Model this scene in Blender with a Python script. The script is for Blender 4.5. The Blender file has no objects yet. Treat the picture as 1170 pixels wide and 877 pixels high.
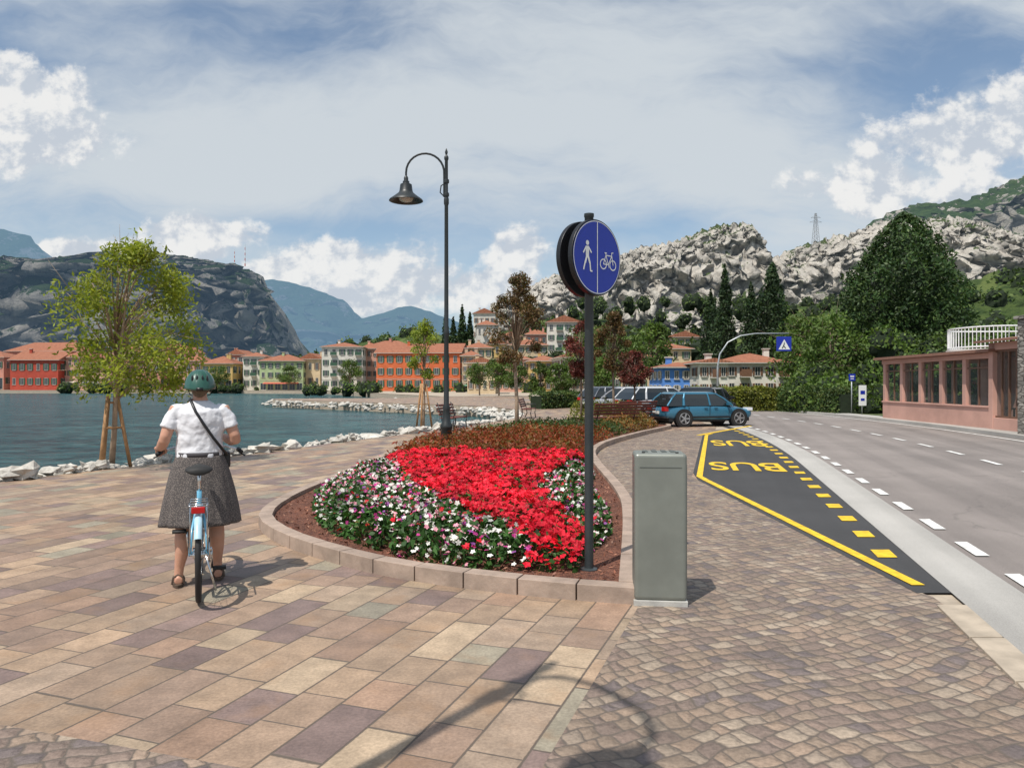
import bpy, math, random
import numpy as np
from mathutils import Vector, Matrix, noise
random.seed(7); rng=np.random.default_rng(7)
F=860.0; HY=438.5; H=1.6; CU=585.0
# survey helpers: bearing -> lateral offset, and elevation -> height, from the matched view
def A(u,d): return (u-CU)/F*d
def Zt(v,d): return H+(HY-v)/F*d

scene=bpy.context.scene
scene.view_settings.view_transform='Standard'; scene.view_settings.look='None'; scene.view_settings.exposure=0
COL=scene.collection

# ------------------------------------------------------------------ nodes
class NT:
    def __init__(s,nt): s.nt=nt; s.n=nt.nodes; s.l=nt.links
    def put(s,sock,val):
        if isinstance(val,bpy.types.NodeSocket): s.l.new(val,sock)
        else:
            if isinstance(val,(tuple,list)) and len(val)==3 and sock.type=='RGBA': val=(*val,1)
            sock.default_value=val
    def m(s,op,a,b=0.0,c=0.0,clamp=False):
        n=s.n.new('ShaderNodeMath'); n.operation=op; n.use_clamp=clamp
        s.put(n.inputs[0],a); s.put(n.inputs[1],b); s.put(n.inputs[2],c)
        return n.outputs[0]
    def ss(s,x,lo,hi,a=0.0,b=1.0):
        n=s.n.new('ShaderNodeMapRange'); n.interpolation_type='SMOOTHSTEP'
        s.put(n.inputs[0],x); s.put(n.inputs[1],lo); s.put(n.inputs[2],hi); s.put(n.inputs[3],a); s.put(n.inputs[4],b)
        return n.outputs[0]
    def noise(s,vec,scale,detail=4,rough=.5,dist=0.0):
        n=s.n.new('ShaderNodeTexNoise')
        if vec is not None: s.l.new(vec,n.inputs['Vector'])
        n.inputs['Scale'].default_value=scale; n.inputs['Detail'].default_value=detail
        n.inputs['Roughness'].default_value=rough; n.inputs['Distortion'].default_value=dist
        return n.outputs['Fac']
    def white(s,vec):
        n=s.n.new('ShaderNodeTexWhiteNoise'); n.noise_dimensions='3D'; s.l.new(vec,n.inputs['Vector']); return n.outputs['Value']
    def ramp(s,fac,stops,interp='LINEAR'):
        n=s.n.new('ShaderNodeValToRGB'); cr=n.color_ramp; cr.interpolation=interp
        while len(cr.elements)<len(stops): cr.elements.new(.5)
        for e,(p,c) in zip(cr.elements,stops):
            e.position=p; e.color=(*c,1) if len(c)==3 else c
        s.put(n.inputs[0],fac); return n.outputs[0]
    def mix(s,fac,a,b,blend='MIX'):
        n=s.n.new('ShaderNodeMix'); n.data_type='RGBA'; n.blend_type=blend
        s.put(n.inputs[0],fac); s.put(n.inputs[6],a); s.put(n.inputs[7],b); return n.outputs[2]
    def grey(s,val): return s.comb(val,val,val)
    def bump(s,h,strength=.3,dist=.01,normal=None):
        n=s.n.new('ShaderNodeBump'); n.inputs['Strength'].default_value=strength; n.inputs['Distance'].default_value=dist
        s.put(n.inputs['Height'],h)
        if normal is not None: s.l.new(normal,n.inputs['Normal'])
        return n.outputs[0]
    def comb(s,x,y,z):
        n=s.n.new('ShaderNodeCombineXYZ'); s.put(n.inputs[0],x); s.put(n.inputs[1],y); s.put(n.inputs[2],z); return n.outputs[0]
    def sep(s,v):
        n=s.n.new('ShaderNodeSeparateXYZ'); s.l.new(v,n.inputs[0]); return n.outputs[0],n.outputs[1],n.outputs[2]
    def pos(s): return s.n.new('ShaderNodeNewGeometry').outputs['Position']
    def geo(s): return s.n.new('ShaderNodeNewGeometry').outputs
MATS={}
def newmat(name):
    m=bpy.data.materials.new(name); m.use_nodes=True
    t=NT(m.node_tree); b=m.node_tree.nodes['Principled BSDF']
    return m,t,b
def pmat(name,col,rough=.6,metal=0.0,var=.15,scale=6.0,bump=0.0,bdist=.01,coat=0.0,spec=.5,dirt=0.0):
    if name in MATS: return MATS[name]
    m,t,b=newmat(name)
    tc=t.n.new('ShaderNodeTexCoord').outputs['Object']
    n=t.noise(tc,scale,5,.6)
    k=t.ss(n,.25,.75,1-var,1+var)
    c=t.mix(1.0,col,t.grey(k),'MULTIPLY')
    if dirt>0:
        n2=t.noise(tc,scale*.3,6,.7)
        c=t.mix(t.ss(n2,.5,.75,0,dirt),c,(.12,.10,.08))
    t.l.new(c,b.inputs['Base Color'])
    b.inputs['Roughness'].default_value=rough; b.inputs['Metallic'].default_value=metal
    b.inputs['Coat Weight'].default_value=coat; b.inputs['Specular IOR Level'].default_value=spec
    if bump>0:
        t.l.new(t.bump(t.noise(tc,scale*5,6,.6),bump,bdist),b.inputs['Normal'])
    MATS[name]=m; return m
def leafmat(name,c1,c2,c3=None,transl=.25,nscale=.8):
    if name in MATS: return MATS[name]
    m,t,b=newmat(name)
    g=t.geo()
    c=t.ramp(g['Random Per Island'],[(0,c1),(.6,c2),(1,c3 or c2)])
    k=t.ss(t.noise(g['Position'],nscale,3,.5),.3,.7,.6,1.3)
    c=t.mix(1.0,c,t.grey(k),'MULTIPLY')
    t.l.new(c,b.inputs['Base Color']); b.inputs['Roughness'].default_value=.55; b.inputs['Specular IOR Level'].default_value=.3
    tr=t.n.new('ShaderNodeBsdfTranslucent'); c2_=t.mix(1.0,c,(1.3,1.35,.7),'MULTIPLY'); t.l.new(c2_,tr.inputs[0])
    mx=t.n.new('ShaderNodeMixShader'); mx.inputs[0].default_value=transl
    t.l.new(b.outputs[0],mx.inputs[1]); t.l.new(tr.outputs[0],mx.inputs[2])
    t.l.new(mx.outputs[0],t.n['Material Output'].inputs[0])
    MATS[name]=m; return m

# ------------------------------------------------------------------ mesh
def empty(name,loc=(0,0,0),rz=0.0,parent=None):
    o=bpy.data.objects.new(name,None); o.location=loc; o.rotation_euler=(0,0,rz); o.empty_display_size=.2
    COL.objects.link(o); o.parent=parent; return o
class MB:
    def __init__(s): s.v=[]; s.f=[]; s.mi=[]
    def add(s,vs,fs,mi=0,M=None):
        o=len(s.v)
        if M is not None: vs=[M@Vector(p) for p in vs]
        s.v.extend([tuple(p) for p in vs]); s.f.extend([tuple(i+o for i in f) for f in fs]); s.mi.extend([mi]*len(fs))
    def box(s,c,sz,mi=0,rot=None,M=None,taper=1.0):
        x,y,z=[q/2 for q in sz]; vs=[]
        for dz in (-1,1):
            k=taper if dz>0 else 1
            for dx,dy in ((-1,-1),(1,-1),(1,1),(-1,1)): vs.append(Vector((dx*x*k,dy*y*k,dz*z)))
        if rot is not None: vs=[rot@p for p in vs]
        vs=[p+Vector(c) for p in vs]
        s.add(vs,[(0,3,2,1),(4,5,6,7),(0,1,5,4),(1,2,6,5),(2,3,7,6),(3,0,4,7)],mi,M)
    def bar(s,p,q,w,h,mi=0):
        p=Vector(p);q=Vector(q);d=q-p;L=d.length
        R=d.to_track_quat('X','Z').to_matrix(); s.box((p+q)/2,(L,w,h),mi,rot=R)
    def tube(s,pts,radii,n=10,mi=0,M=None,cap=True,closed=False):
        pts=[Vector(p) for p in pts]
        if not isinstance(radii,(list,tuple)): radii=[radii]*len(pts)
        N=len(pts); up=None; vs=[]
        for i in range(N):
            if closed: t=(pts[(i+1)%N]-pts[i-1])
            else: t=(pts[min(i+1,N-1)]-pts[max(i-1,0)])
            if t.length<1e-9: t=Vector((0,0,1))
            t.normalize()
            if up is None:
                up=Vector((0,0,1)) if abs(t.z)<.9 else Vector((1,0,0))
            up=(up-t*up.dot(t))
            if up.length<1e-6: up=t.orthogonal()
            up.normalize(); sd=t.cross(up)
            for k in range(n):
                a=2*math.pi*k/n; vs.append(pts[i]+(up*math.cos(a)+sd*math.sin(a))*radii[i])
        fs=[]
        R=N if closed else N-1
        for i in range(R):
            j=(i+1)%N
            for k in range(n):
                k2=(k+1)%n; fs.append((i*n+k,i*n+k2,j*n+k2,j*n+k))
        if cap and not closed:
            fs.append(tuple(range(n))[::-1]); fs.append(tuple((N-1)*n+k for k in range(n)))
        s.add(vs,fs,mi,M)
    def loft(s,secs,n=24,mi=0,M=None,fn=None,cap=True):
        vs=[];fs=[]
        for i,(c,rx,ry) in enumerate(secs):
            for k in range(n):
                a=2*math.pi*k/n; q=1.0 if fn is None else fn(a,i/(len(secs)-1))
                vs.append((c[0]+math.cos(a)*rx*q,c[1]+math.sin(a)*ry*q,c[2]))
        for i in range(len(secs)-1):
            for k in range(n):
                k2=(k+1)%n; fs.append((i*n+k,i*n+k2,(i+1)*n+k2,(i+1)*n+k))
        if cap: fs.append(tuple(range(n))[::-1]); fs.append(tuple((len(secs)-1)*n+k for k in range(n)))
        s.add(vs,fs,mi,M)
    def lathe(s,prof,c=(0,0,0),n=24,mi=0,M=None,cap=True):
        s.loft([((c[0],c[1],c[2]+z),r,r) for r,z in prof],n,mi,M,cap=cap)
    def ell(s,c,r,mi=0,n=16,m=10,M=None,jit=0.0,seed=0):
        vs=[];fs=[]
        for i in range(m+1):
            ph=math.pi*i/m
            for k in range(n):
                a=2*math.pi*k/n
                d=Vector((math.sin(ph)*math.cos(a),math.sin(ph)*math.sin(a),-math.cos(ph)))
                q=1+jit*noise.noise(d*1.6+Vector((seed*3.1,seed*1.7,seed)))
                vs.append((c[0]+d.x*r[0]*q,c[1]+d.y*r[1]*q,c[2]+d.z*r[2]*q))
        for i in range(m):
            for k in range(n):
                k2=(k+1)%n; fs.append((i*n+k,i*n+k2,(i+1)*n+k2,(i+1)*n+k))
        s.add(vs,fs,mi,M)
    def strip(s,L,R,z,mi=0):
        n=len(L); vs=[(p[0],p[1],z) for p in L]+[(p[0],p[1],z) for p in R]
        s.add(vs,[(i,n+i,n+i+1,i+1) for i in range(n-1)],mi)
    def obj(s,name,mats,parent=None,smooth=False,bevel=0.0,seg=2,loc=(0,0,0),rot=(0,0,0),auto=None):
        me=bpy.data.meshes.new(name); me.from_pydata(s.v,[],s.f)
        if not isinstance(mats,(list,tuple)): mats=[mats]
        for m in mats: me.materials.append(m)
        me.polygons.foreach_set('material_index',s.mi)
        if smooth: me.polygons.foreach_set('use_smooth',[True]*len(s.f))
        me.update()
        o=bpy.data.objects.new(name,me); COL.objects.link(o); o.parent=parent; o.location=loc; o.rotation_euler=rot
        if bevel>0:
            b=o.modifiers.new('bevel','BEVEL'); b.width=bevel; b.segments=seg; b.limit_method='ANGLE'; b.angle_limit=math.radians(40)
        if auto:
            try: me.set_sharp_from_angle(angle=math.radians(auto))
            except Exception: pass
        return o
def fixn(o):
    import bmesh
    bm=bmesh.new(); bm.from_mesh(o.data); bmesh.ops.recalc_face_normals(bm,faces=bm.faces); bm.to_mesh(o.data); bm.free()
def sheet(name,pts,z,mat,parent=None):
    import bmesh
    me=bpy.data.meshes.new(name); bm=bmesh.new()
    f=bm.faces.new([bm.verts.new((p[0],p[1],z)) for p in pts]); 
    bmesh.ops.triangulate(bm,faces=[f]); bmesh.ops.recalc_face_normals(bm,faces=bm.faces)
    bm.faces.ensure_lookup_table()
    if bm.faces[0].normal.z<0: bmesh.ops.reverse_faces(bm,faces=bm.faces)
    bm.to_mesh(me); bm.free(); me.materials.append(mat)
    o=bpy.data.objects.new(name,me); COL.objects.link(o); o.parent=parent; return o

def nrm(a): return a/np.maximum(np.linalg.norm(a,axis=1,keepdims=True),1e-9)
def leafverts(P,size,out=None,bias=.6,aspect=.5):
    n=len(P); r=rng.normal(size=(n,3))
    if out is not None: r=nrm(r)+out*bias
    N=nrm(r); T=nrm(np.cross(N,rng.normal(size=(n,3)))); B=np.cross(N,T)
    s=(np.ones(n)*size*(.7+.6*rng.random(n)))[:,None]
    return np.stack([P-T*s,P+B*s*aspect,P+T*s,P-B*s*aspect],axis=1).reshape(-1,3)
def quads(name,V,mats,parent=None,mi=None):
    n=len(V)//4; me=bpy.data.meshes.new(name)
    me.from_pydata(V.tolist(),[],np.arange(n*4).reshape(-1,4).tolist())
    if not isinstance(mats,(list,tuple)): mats=[mats]
    for m in mats: me.materials.append(m)
    if mi is not None: me.polygons.foreach_set('material_index',mi)
    me.update(); o=bpy.data.objects.new(name,me); COL.objects.link(o); o.parent=parent; return o

# ------------------------------------------------------------------ camera, light, sky
cam=bpy.data.cameras.new('camera'); co=bpy.data.objects.new('camera',cam); COL.objects.link(co)
co.location=(0,0,H); co.rotation_euler=(math.radians(90),0,0)
cam.sensor_width=36; cam.sensor_fit='HORIZONTAL'; cam.lens=F/1170*36; cam.clip_end=12000; cam.clip_start=.05
scene.camera=co
el=math.radians(61); sh=Vector((.58,.81)).normalized()
sd=Vector((sh.x*math.cos(el),sh.y*math.cos(el),-math.sin(el)))
sl=bpy.data.lights.new('sun','SUN'); sl.energy=4.6; sl.angle=math.radians(.5); sl.color=(1,.95,.87)
so=bpy.data.objects.new('sun',sl); COL.objects.link(so); so.rotation_euler=sd.to_track_quat('-Z','Y').to_euler(); so.location=(-20,-30,60)

w=bpy.data.worlds.new('World'); scene.world=w; w.use_nodes=True
t=NT(w.node_tree); bg=w.node_tree.nodes['Background']
sky=t.n.new('ShaderNodeTexSky'); sky.sky_type='NISHITA'; sky.sun_disc=False
sky.sun_elevation=el; sky.sun_rotation=math.atan2(-sh.x,-sh.y); sky.air_density=1.0; sky.dust_density=.6; sky.ozone_density=1.5
gen=t.n.new('ShaderNodeTexCoord').outputs['Generated']
x,y,z=t.sep(gen)
ay=t.m('MAXIMUM',t.m('ABSOLUTE',y),.12)
X=t.m('DIVIDE',x,ay); Z=t.m('DIVIDE',z,ay)
v1=t.comb(X,Z,0.0)
wp=t.noise(v1,2.2,5,.55)
cx=t.m('ADD',t.m('MULTIPLY',X,1.2),t.m('MULTIPLY',Z,.9)); cz=t.m('ADD',t.m('MULTIPLY',Z,3.8),t.m('ADD',t.m('MULTIPLY',wp,1.0),t.m('MULTIPLY',X,-.25)))
ci=t.noise(t.comb(cx,cz,3.3),1.9,9,.60,.2)
ci2=t.noise(t.comb(t.m('MULTIPLY',X,.8),t.m('MULTIPLY',Z,1.9),8.0),1.9,4,.5)
cover=t.m('ADD',t.m('MULTIPLY',ci,.62),t.m('MULTIPLY',ci2,.38))
def gauss(u,v,ru,rv):
    dx=t.m('DIVIDE',t.m('SUBTRACT',X,(u-CU)/F),ru/F); dz=t.m('DIVIDE',t.m('SUBTRACT',Z,(HY-v)/F),rv/F)
    return t.m('SUBTRACT',1.0,t.m('SQRT',t.m('ADD',t.m('MULTIPLY',dx,dx),t.m('MULTIPLY',dz,dz))))
for (u,v,ru,rv,k) in [(520,140,620,130,.16),(180,200,350,90,.12),(900,160,260,80,.08),(1100,50,220,70,-.16),(860,85,160,35,-.06),(760,255,150,40,-.10),(250,10,300,45,-.08),(640,0,200,40,-.06),(330,262,150,26,-.08)]:
    cover=t.m('ADD',cover,t.m('MULTIPLY',t.m('MAXIMUM',gauss(u,v,ru,rv),0.0),k))
cir=t.ss(cover,.38,.64,.08,.94)
def fbm(ox,oz,sc=10,det=8): return t.noise(t.comb(t.m('ADD',X,ox),t.m('MULTIPLY',t.m('ADD',Z,oz),1.2),0.0),sc,det,.60,.1)
cn=fbm(0,0); cnb=fbm(-.010,.016,10,6)
cm=None
for b_ in [(0,120,130,75),(30,160,140,50),(225,268,105,30),(170,284,140,24),(80,286,70,18),(400,305,120,42),(450,330,150,46),(330,318,120,36),(592,290,52,44),(560,330,100,34),(1100,165,140,60),(1170,140,80,70),(1010,210,110,42),(1120,225,140,36)]:
    g_=gauss(*b_); cm=g_ if cm is None else t.m('MAXIMUM',cm,g_)
cv=t.m('ADD',cm,t.m('MULTIPLY',t.m('SUBTRACT',cn,.5),2.5))
cmask=t.ss(cv,.08,.44)
lit=t.ss(t.m('ADD',t.m('MULTIPLY',t.m('SUBTRACT',cn,cnb),4.0),t.m('MULTIPLY',cv,.10)),-.22,.32)
S=1/.10
ccol=t.mix(lit,(.56*S,.61*S,.68*S),(.88*S,.875*S,.86*S))
base=t.mix(1.0,sky.outputs[0],(1.16,1.20,1.18),'MULTIPLY')
hz=t.ss(Z,.0,.24,.60,0.0)
base=t.mix(hz,base,(.50*S,.60*S,.70*S))
c=t.mix(cir,base,(.63*S,.68*S,.72*S))
c=t.mix(t.m('MULTIPLY',cmask,.92),c,ccol)
t.l.new(c,bg.inputs[0]); bg.inputs[1].default_value=.10

# ------------------------------------------------------------------ ground materials
def slab_mat():
    m,t,b=newmat('porphyry_slabs'); P=t.pos(); x,y,z=t.sep(P)
    e=Vector((.342,.94)).normalized()
    a=t.m('ADD',t.m('MULTIPLY',x,e.x),t.m('MULTIPLY',y,e.y)); bb=t.m('SUBTRACT',t.m('MULTIPLY',x,e.y),t.m('MULTIPLY',y,e.x))
    wn=.262; br=t.m('DIVIDE',bb,wn); row=t.m('FLOOR',br); r=t.white(t.comb(row,3.0,1.0))
    ln=t.m('ADD',t.m('MULTIPLY',r,.16),.40)
    a2=t.m('ADD',t.m('DIVIDE',a,ln),t.m('MULTIPLY',r,17.3)); 
    a2=t.m('ADD',a2,t.m('MULTIPLY',t.m('SINE',t.m('MULTIPLY',a2,1.7)),.26))
    col=t.m('FLOOR',a2)
    fa=t.m('FRACT',a2); fb=t.m('FRACT',br)
    da=t.m('MULTIPLY',t.m('MINIMUM',fa,t.m('SUBTRACT',1.0,fa)),ln); db=t.m('MULTIPLY',t.m('MINIMUM',fb,t.m('SUBTRACT',1.0,fb)),wn)
    d=t.m('MINIMUM',da,db); d=t.m('ADD',d,t.m('MULTIPLY',t.m('SUBTRACT',t.noise(P,30,3),.5),.007))
    jm=t.ss(d,.002,.009)
    rr=t.white(t.comb(row,col,0.0)); r3=t.white(t.comb(col,row,5.0))
    c=t.ramp(rr,[(0,(.31,.215,.150)),(.16,(.35,.245,.165)),(.30,(.27,.185,.135)),(.44,(.32,.235,.170)),(.56,(.215,.150,.130)),(.68,(.38,.285,.195)),(.80,(.30,.195,.135)),(.89,(.27,.235,.175)),(.96,(.19,.135,.12))],'CONSTANT')
    c=t.mix(1.0,c,t.grey(t.m('ADD',t.m('MULTIPLY',r3,.30),.85)),'MULTIPLY')
    n=t.noise(P,5,6,.65); n2=t.noise(P,55,4,.6)
    c=t.mix(1.0,c,t.grey(t.ss(n,.3,.7,.80,1.16)),'MULTIPLY'); c=t.mix(1.0,c,t.grey(t.ss(n2,.25,.75,.80,1.16)),'MULTIPLY')
    rust=t.noise(t.comb(x,y,rr),2.6,5,.6); c=t.mix(t.ss(rust,.52,.72,0,.35),c,(.32,.185,.095))
    st=t.noise(P,.6,5,.65); c=t.mix(t.ss(st,.5,.75,0,.40),c,(.17,.14,.115))
    c=t.mix(jm,(.115,.09,.07),c)
    t.l.new(c,b.inputs['Base Color']); t.l.new(t.ss(r3,0,1,.48,.8),b.inputs['Roughness'])
    hh=t.m('ADD',t.m('MULTIPLY',jm,1.0),t.m('ADD',t.m('MULTIPLY',rr,.4),t.m('MULTIPLY',t.noise(P,22,6,.65),.6)))
    t.l.new(t.bump(hh,.6,.007),b.inputs['Normal']); return m
def cobble_mat():
    m,t,b=newmat('porphyry_cobbles'); P=t.pos(); x,y,z=t.sep(P)
    nx=t.noise(P,3.5,2); ny=t.noise(t.comb(y,x,4.0),3.5,2)
    a=t.m('ADD',t.m('ADD',t.m('MULTIPLY',x,.90),t.m('MULTIPLY',y,.43)),t.m('MULTIPLY',t.m('SUBTRACT',nx,.5),.14))
    bb=t.m('ADD',t.m('SUBTRACT',t.m('MULTIPLY',y,.90),t.m('MULTIPLY',x,.43)),t.m('MULTIPLY',t.m('SUBTRACT',ny,.5),.14))
    bb=t.m('ADD',bb,t.m('MULTIPLY',t.m('COSINE',t.m('MULTIPLY',a,3.4)),.045))
    wn=.098; br=t.m('DIVIDE',bb,wn); row=t.m('FLOOR',br); r=t.white(t.comb(row,7.0,1.0))
    ln=t.m('ADD',t.m('MULTIPLY',r,.02),.096)
    a2=t.m('ADD',t.m('DIVIDE',a,ln),t.m('MULTIPLY',r,9.0)); a2=t.m('ADD',a2,t.m('MULTIPLY',t.m('SINE',t.m('MULTIPLY',a2,2.3)),.16)); col=t.m('FLOOR',a2)
    fa=t.m('FRACT',a2); fb=t.m('FRACT',br)
    da=t.m('MULTIPLY',t.m('MINIMUM',fa,t.m('SUBTRACT',1.0,fa)),ln); db=t.m('MULTIPLY',t.m('MINIMUM',fb,t.m('SUBTRACT',1.0,fb)),wn)
    dm=t.m('SMOOTH_MIN',da,db,.02); d=t.m('ADD',dm,t.m('MULTIPLY',t.m('SUBTRACT',t.noise(P,40,3),.5),.016))
    jm=t.ss(d,.000,.012)
    rr=t.white(t.comb(row,col,2.0))
    c=t.ramp(rr,[(0,(.26,.195,.145)),(.2,(.31,.225,.165)),(.38,(.215,.16,.13)),(.52,(.30,.235,.18)),(.66,(.24,.175,.14)),(.8,(.36,.285,.215)),(.9,(.17,.135,.125))],'CONSTANT')
    c=t.mix(1.0,c,t.grey(t.ss(t.noise(P,45,4,.6),.25,.75,.80,1.18)),'MULTIPLY')
    c=t.mix(1.0,c,t.grey(t.ss(t.noise(P,1.1,5,.65),.3,.7,.80,1.12)),'MULTIPLY')
    c=t.mix(jm,(.125,.10,.08),c)
    t.l.new(c,b.inputs['Base Color']); b.inputs['Roughness'].default_value=.65
    hh=t.m('ADD',t.ss(d,0,.035),t.m('ADD',t.m('MULTIPLY',t.noise(P,60,5,.6),.35),t.m('MULTIPLY',rr,.25)))
    t.l.new(t.bump(hh,.9,.013),b.inputs['Normal']); return m
def asphalt(name,c1,c2,patch=.12,cracks=False):
    m,t,b=newmat(name); P=t.pos()
    f=t.noise(P,160,3,.8); g=t.noise(P,.35,5,.6)
    c=t.mix(t.ss(f,.35,.65),c1,c2); c=t.mix(1.0,c,t.grey(t.ss(g,.3,.7,1-patch,1+patch)),'MULTIPLY')
    x,y,z=t.sep(P)
    tr=t.noise(t.comb(t.m('MULTIPLY',t.m('SUBTRACT',x,t.m('MULTIPLY',y,.26)),1.1),t.m('MULTIPLY',y,.03),0.0),1.5,3)
    c=t.mix(1.0,c,t.grey(t.ss(tr,.35,.65,.84,1.08)),'MULTIPLY')
    if cracks:
        v=t.n.new('ShaderNodeTexVoronoi'); v.feature='DISTANCE_TO_EDGE'; v.inputs['Scale'].default_value=.28
        wv=t.n.new('ShaderNodeVectorMath'); wv.operation='ADD'; t.l.new(P,wv.inputs[0]); t.l.new(t.grey(t.m('MULTIPLY',t.noise(P,1.5,5,.7),1.6)),wv.inputs[1]); t.l.new(wv.outputs[0],v.inputs['Vector'])
        c=t.mix(t.m('MULTIPLY',t.ss(v.outputs['Distance'],.002,.007,1,0),.30),c,(.07,.065,.06))
    t.l.new(c,b.inputs['Base Color']); b.inputs['Roughness'].default_value=.85
    t.l.new(t.bump(f,.4,.004),b.inputs['Normal']); return m
def water_mat():
    m,t,b=newmat('lake_water'); P=t.pos(); x,y,z=t.sep(P)
    v=t.comb(t.m('MULTIPLY',x,.6),y,0.0)
    n=t.noise(v,1.5,6,.66,.5); n2=t.noise(v,.30,4,.55); n3=t.noise(v,.05,3,.5)
    k=t.m('ADD',t.m('MULTIPLY',n,.6),t.m('MULTIPLY',n2,.4))
    c=t.mix(t.ss(k,.40,.60),(.006,.048,.064),(.060,.18,.19)); c=t.mix(t.ss(n3,.35,.65,0,.35),c,(.01,.07,.09))
    t.l.new(c,b.inputs['Base Color']); b.inputs['Roughness'].default_value=.20; b.inputs['IOR'].default_value=1.33; b.inputs['Specular IOR Level'].default_value=.30
    t.l.new(t.bump(t.m('ADD',n,t.m('MULTIPLY',n2,1.5)),1.0,1.1),b.inputs['Normal']); return m
def soil(name,c1,c2,c3,sc=60,bd=.03):
    m,t,b=newmat(name); P=t.pos(); v=t.n.new('ShaderNodeTexVoronoi'); v.inputs['Scale'].default_value=sc; t.l.new(P,v.inputs['Vector'])
    c=t.ramp(t.sep(v.outputs['Color'])[0],[(0,c1),(.5,c2),(1,c3)]); 
    t.l.new(t.mix(1.0,c,t.grey(t.ss(t.noise(P,3,4),.3,.7,.75,1.2)),'MULTIPLY'),b.inputs['Base Color']); b.inputs['Roughness'].default_value=.9
    t.l.new(t.bump(v.outputs['Distance'],.9,bd),b.inputs['Normal']); return m
M_slab=slab_mat(); M_cob=cobble_mat()
M_road=asphalt('worn_asphalt',(.18,.155,.142),(.28,.245,.225),cracks=True); M_bay=asphalt('dark_asphalt',(.030,.030,.032),(.07,.068,.068),.2)
M_conc=asphalt('concrete_strip',(.33,.315,.29),(.45,.43,.40),.12)
M_water=water_mat(); M_mulch=soil('bark_mulch',(.08,.028,.018),(.20,.075,.045),(.28,.12,.07))
M_grass=soil('grass_ground',(.045,.07,.02),(.08,.11,.035),(.12,.13,.05),3,.1)
M_kerb=pmat('kerb_stone',(.35,.265,.21),.7,var=.25,scale=4,bump=.5,bdist=.01,dirt=.25)
M_kerb2=pmat('kerb_beige',(.42,.35,.27),.75,var=.2,scale=5,bump=.3,dirt=.2)
M_white=pmat('white_paint',(.78,.78,.76),.6,var=.1,scale=20)
M_wp=pmat('road_white',(.70,.69,.66),.7,var=.25,scale=9,dirt=.3)
M_yp=pmat('road_yellow',(.74,.48,.02),.7,var=.25,scale=9,dirt=.25)
M_rock=pmat('limestone_rock',(.52,.49,.44),.85,var=.3,scale=2.5,bump=.8,bdist=.04,dirt=.35)

# ------------------------------------------------------------------ land, lake
shore=[(-34,-60),(-19,-20),(-12.5,0),(-9.6,8.5),(-8.6,11.5),(-8.04,13.2),(-7.37,14.6),(-5.94,17.3),(-4.86,20.4),(-3.26,24.4),(-1.8,28.4),(-.1,34.0),(.6,38.5),(.7,42),(.2,47),(-1.5,53),(-5.8,58.5),(-11.5,64),(-20.6,73),(-24.5,77),(-25.5,81),(-22,84),(-12,86),(-9,96),(-22,125),(-44,178),(-70,186),(-140,190),(-420,196),(-900,260)]
land=shore+[(-5000,500),(-5000,9000),(6000,9000),(6000,-60)]
sheet('ground',land,-.03,M_grass)
b=MB()
for i in range(len(shore)-1):
    p,q=shore[i],shore[i+1]; b.add([(p[0],p[1],-3),(q[0],q[1],-3),(q[0],q[1],-.03),(p[0],p[1],-.03)],[(0,1,2,3)])
b.obj('quay_wall',M_kerb2)
sheet('lake_water',[(-6000,-60),(60,-60),(60,200),(-40,200),(-6000,600)],-.75,M_water)
sheet('lake_bed',[(-6000,-70),(70,-70),(70,260),(-6000,800)],-3.2,M_grass)
sheet('waterfront_paving',[(-44,178),(-70,186),(-140,190),(-420,196),(-420,206),(-60,206),(0,160),(30,110),(12,99),(-9,96),(-22,125)],.02,M_kerb2)
sheet('pavement_bedding',[(1.2,-8),(1.2,29),(9.5,33),(9.5,-8)],-.012,M_kerb2)
def xl(y): return 2.5+.26*y-.006*max(0,y-15)**2
def xr(y): return 9.0+.26*y-.006*max(0,y-15)**2
prom=shore[1:22]+[(-12,86),(-9,96),(6,97),(9,70),(8.7,44),(8.2,34),(7.6,28),(3.4,14),(3.0,12),(3.0,-20)]
sheet('promenade_paving',prom,0.0,M_slab)
cob=[(-1.15,3.14),(.03,2.79),(.128,3.14),(.94,5.5),(1.4,8.5),(1.6,10.5),(1.75,14.5),(1.95,17),(2.55,19.5),(3.95,23),(5.0,25.5),(7.5,26.5),(7.4,26),(3.55,14.6),(3.10,13),(3.10,5.9),(3.16,5.65),(3.0,4.7),(2.1,1.0),(1.2,-8)]
sheet('cobbled_pavement',[(-14,-8),(-9,5.6)]+cob,.004,M_cob)
ys=[-20]+list(np.arange(-4,80,2.0)); RL=[(xl(q)-.15,q) for q in ys]; RR=[(xr(q)+.3,q) for q in ys]
b=MB(); b.strip(RL,RR,.002); o=b.obj('road',M_road)
bayR=lambda q:1.72+.26*q-.006*max(0,q-15)**2
def bayL(q):
    return 3.14 if q<12.9 else (3.14+(q-12.9)*.27 if q<23.5 else 3.14+10.6*.27+(q-23.5)*.62)
qs=[5.75]+list(np.arange(6.5,30.5,1.0))+[30.6]
b=MB(); b.strip([(min(bayL(q),bayR(q)-.02)-.05,q) for q in qs],[(bayR(q)+.15,q) for q in qs],.0062); b.obj('bus_bay_asphalt',M_bay)
qs2=[-8]+list(np.arange(-4,33,1.0))
b=MB(); b.strip([(bayR(q)+.14,q) for q in qs2],[(xl(q)-.1,q) for q in qs2],.010); b.obj('concrete_gutter',M_conc)
b=MB(); yy=-3.0
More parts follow.
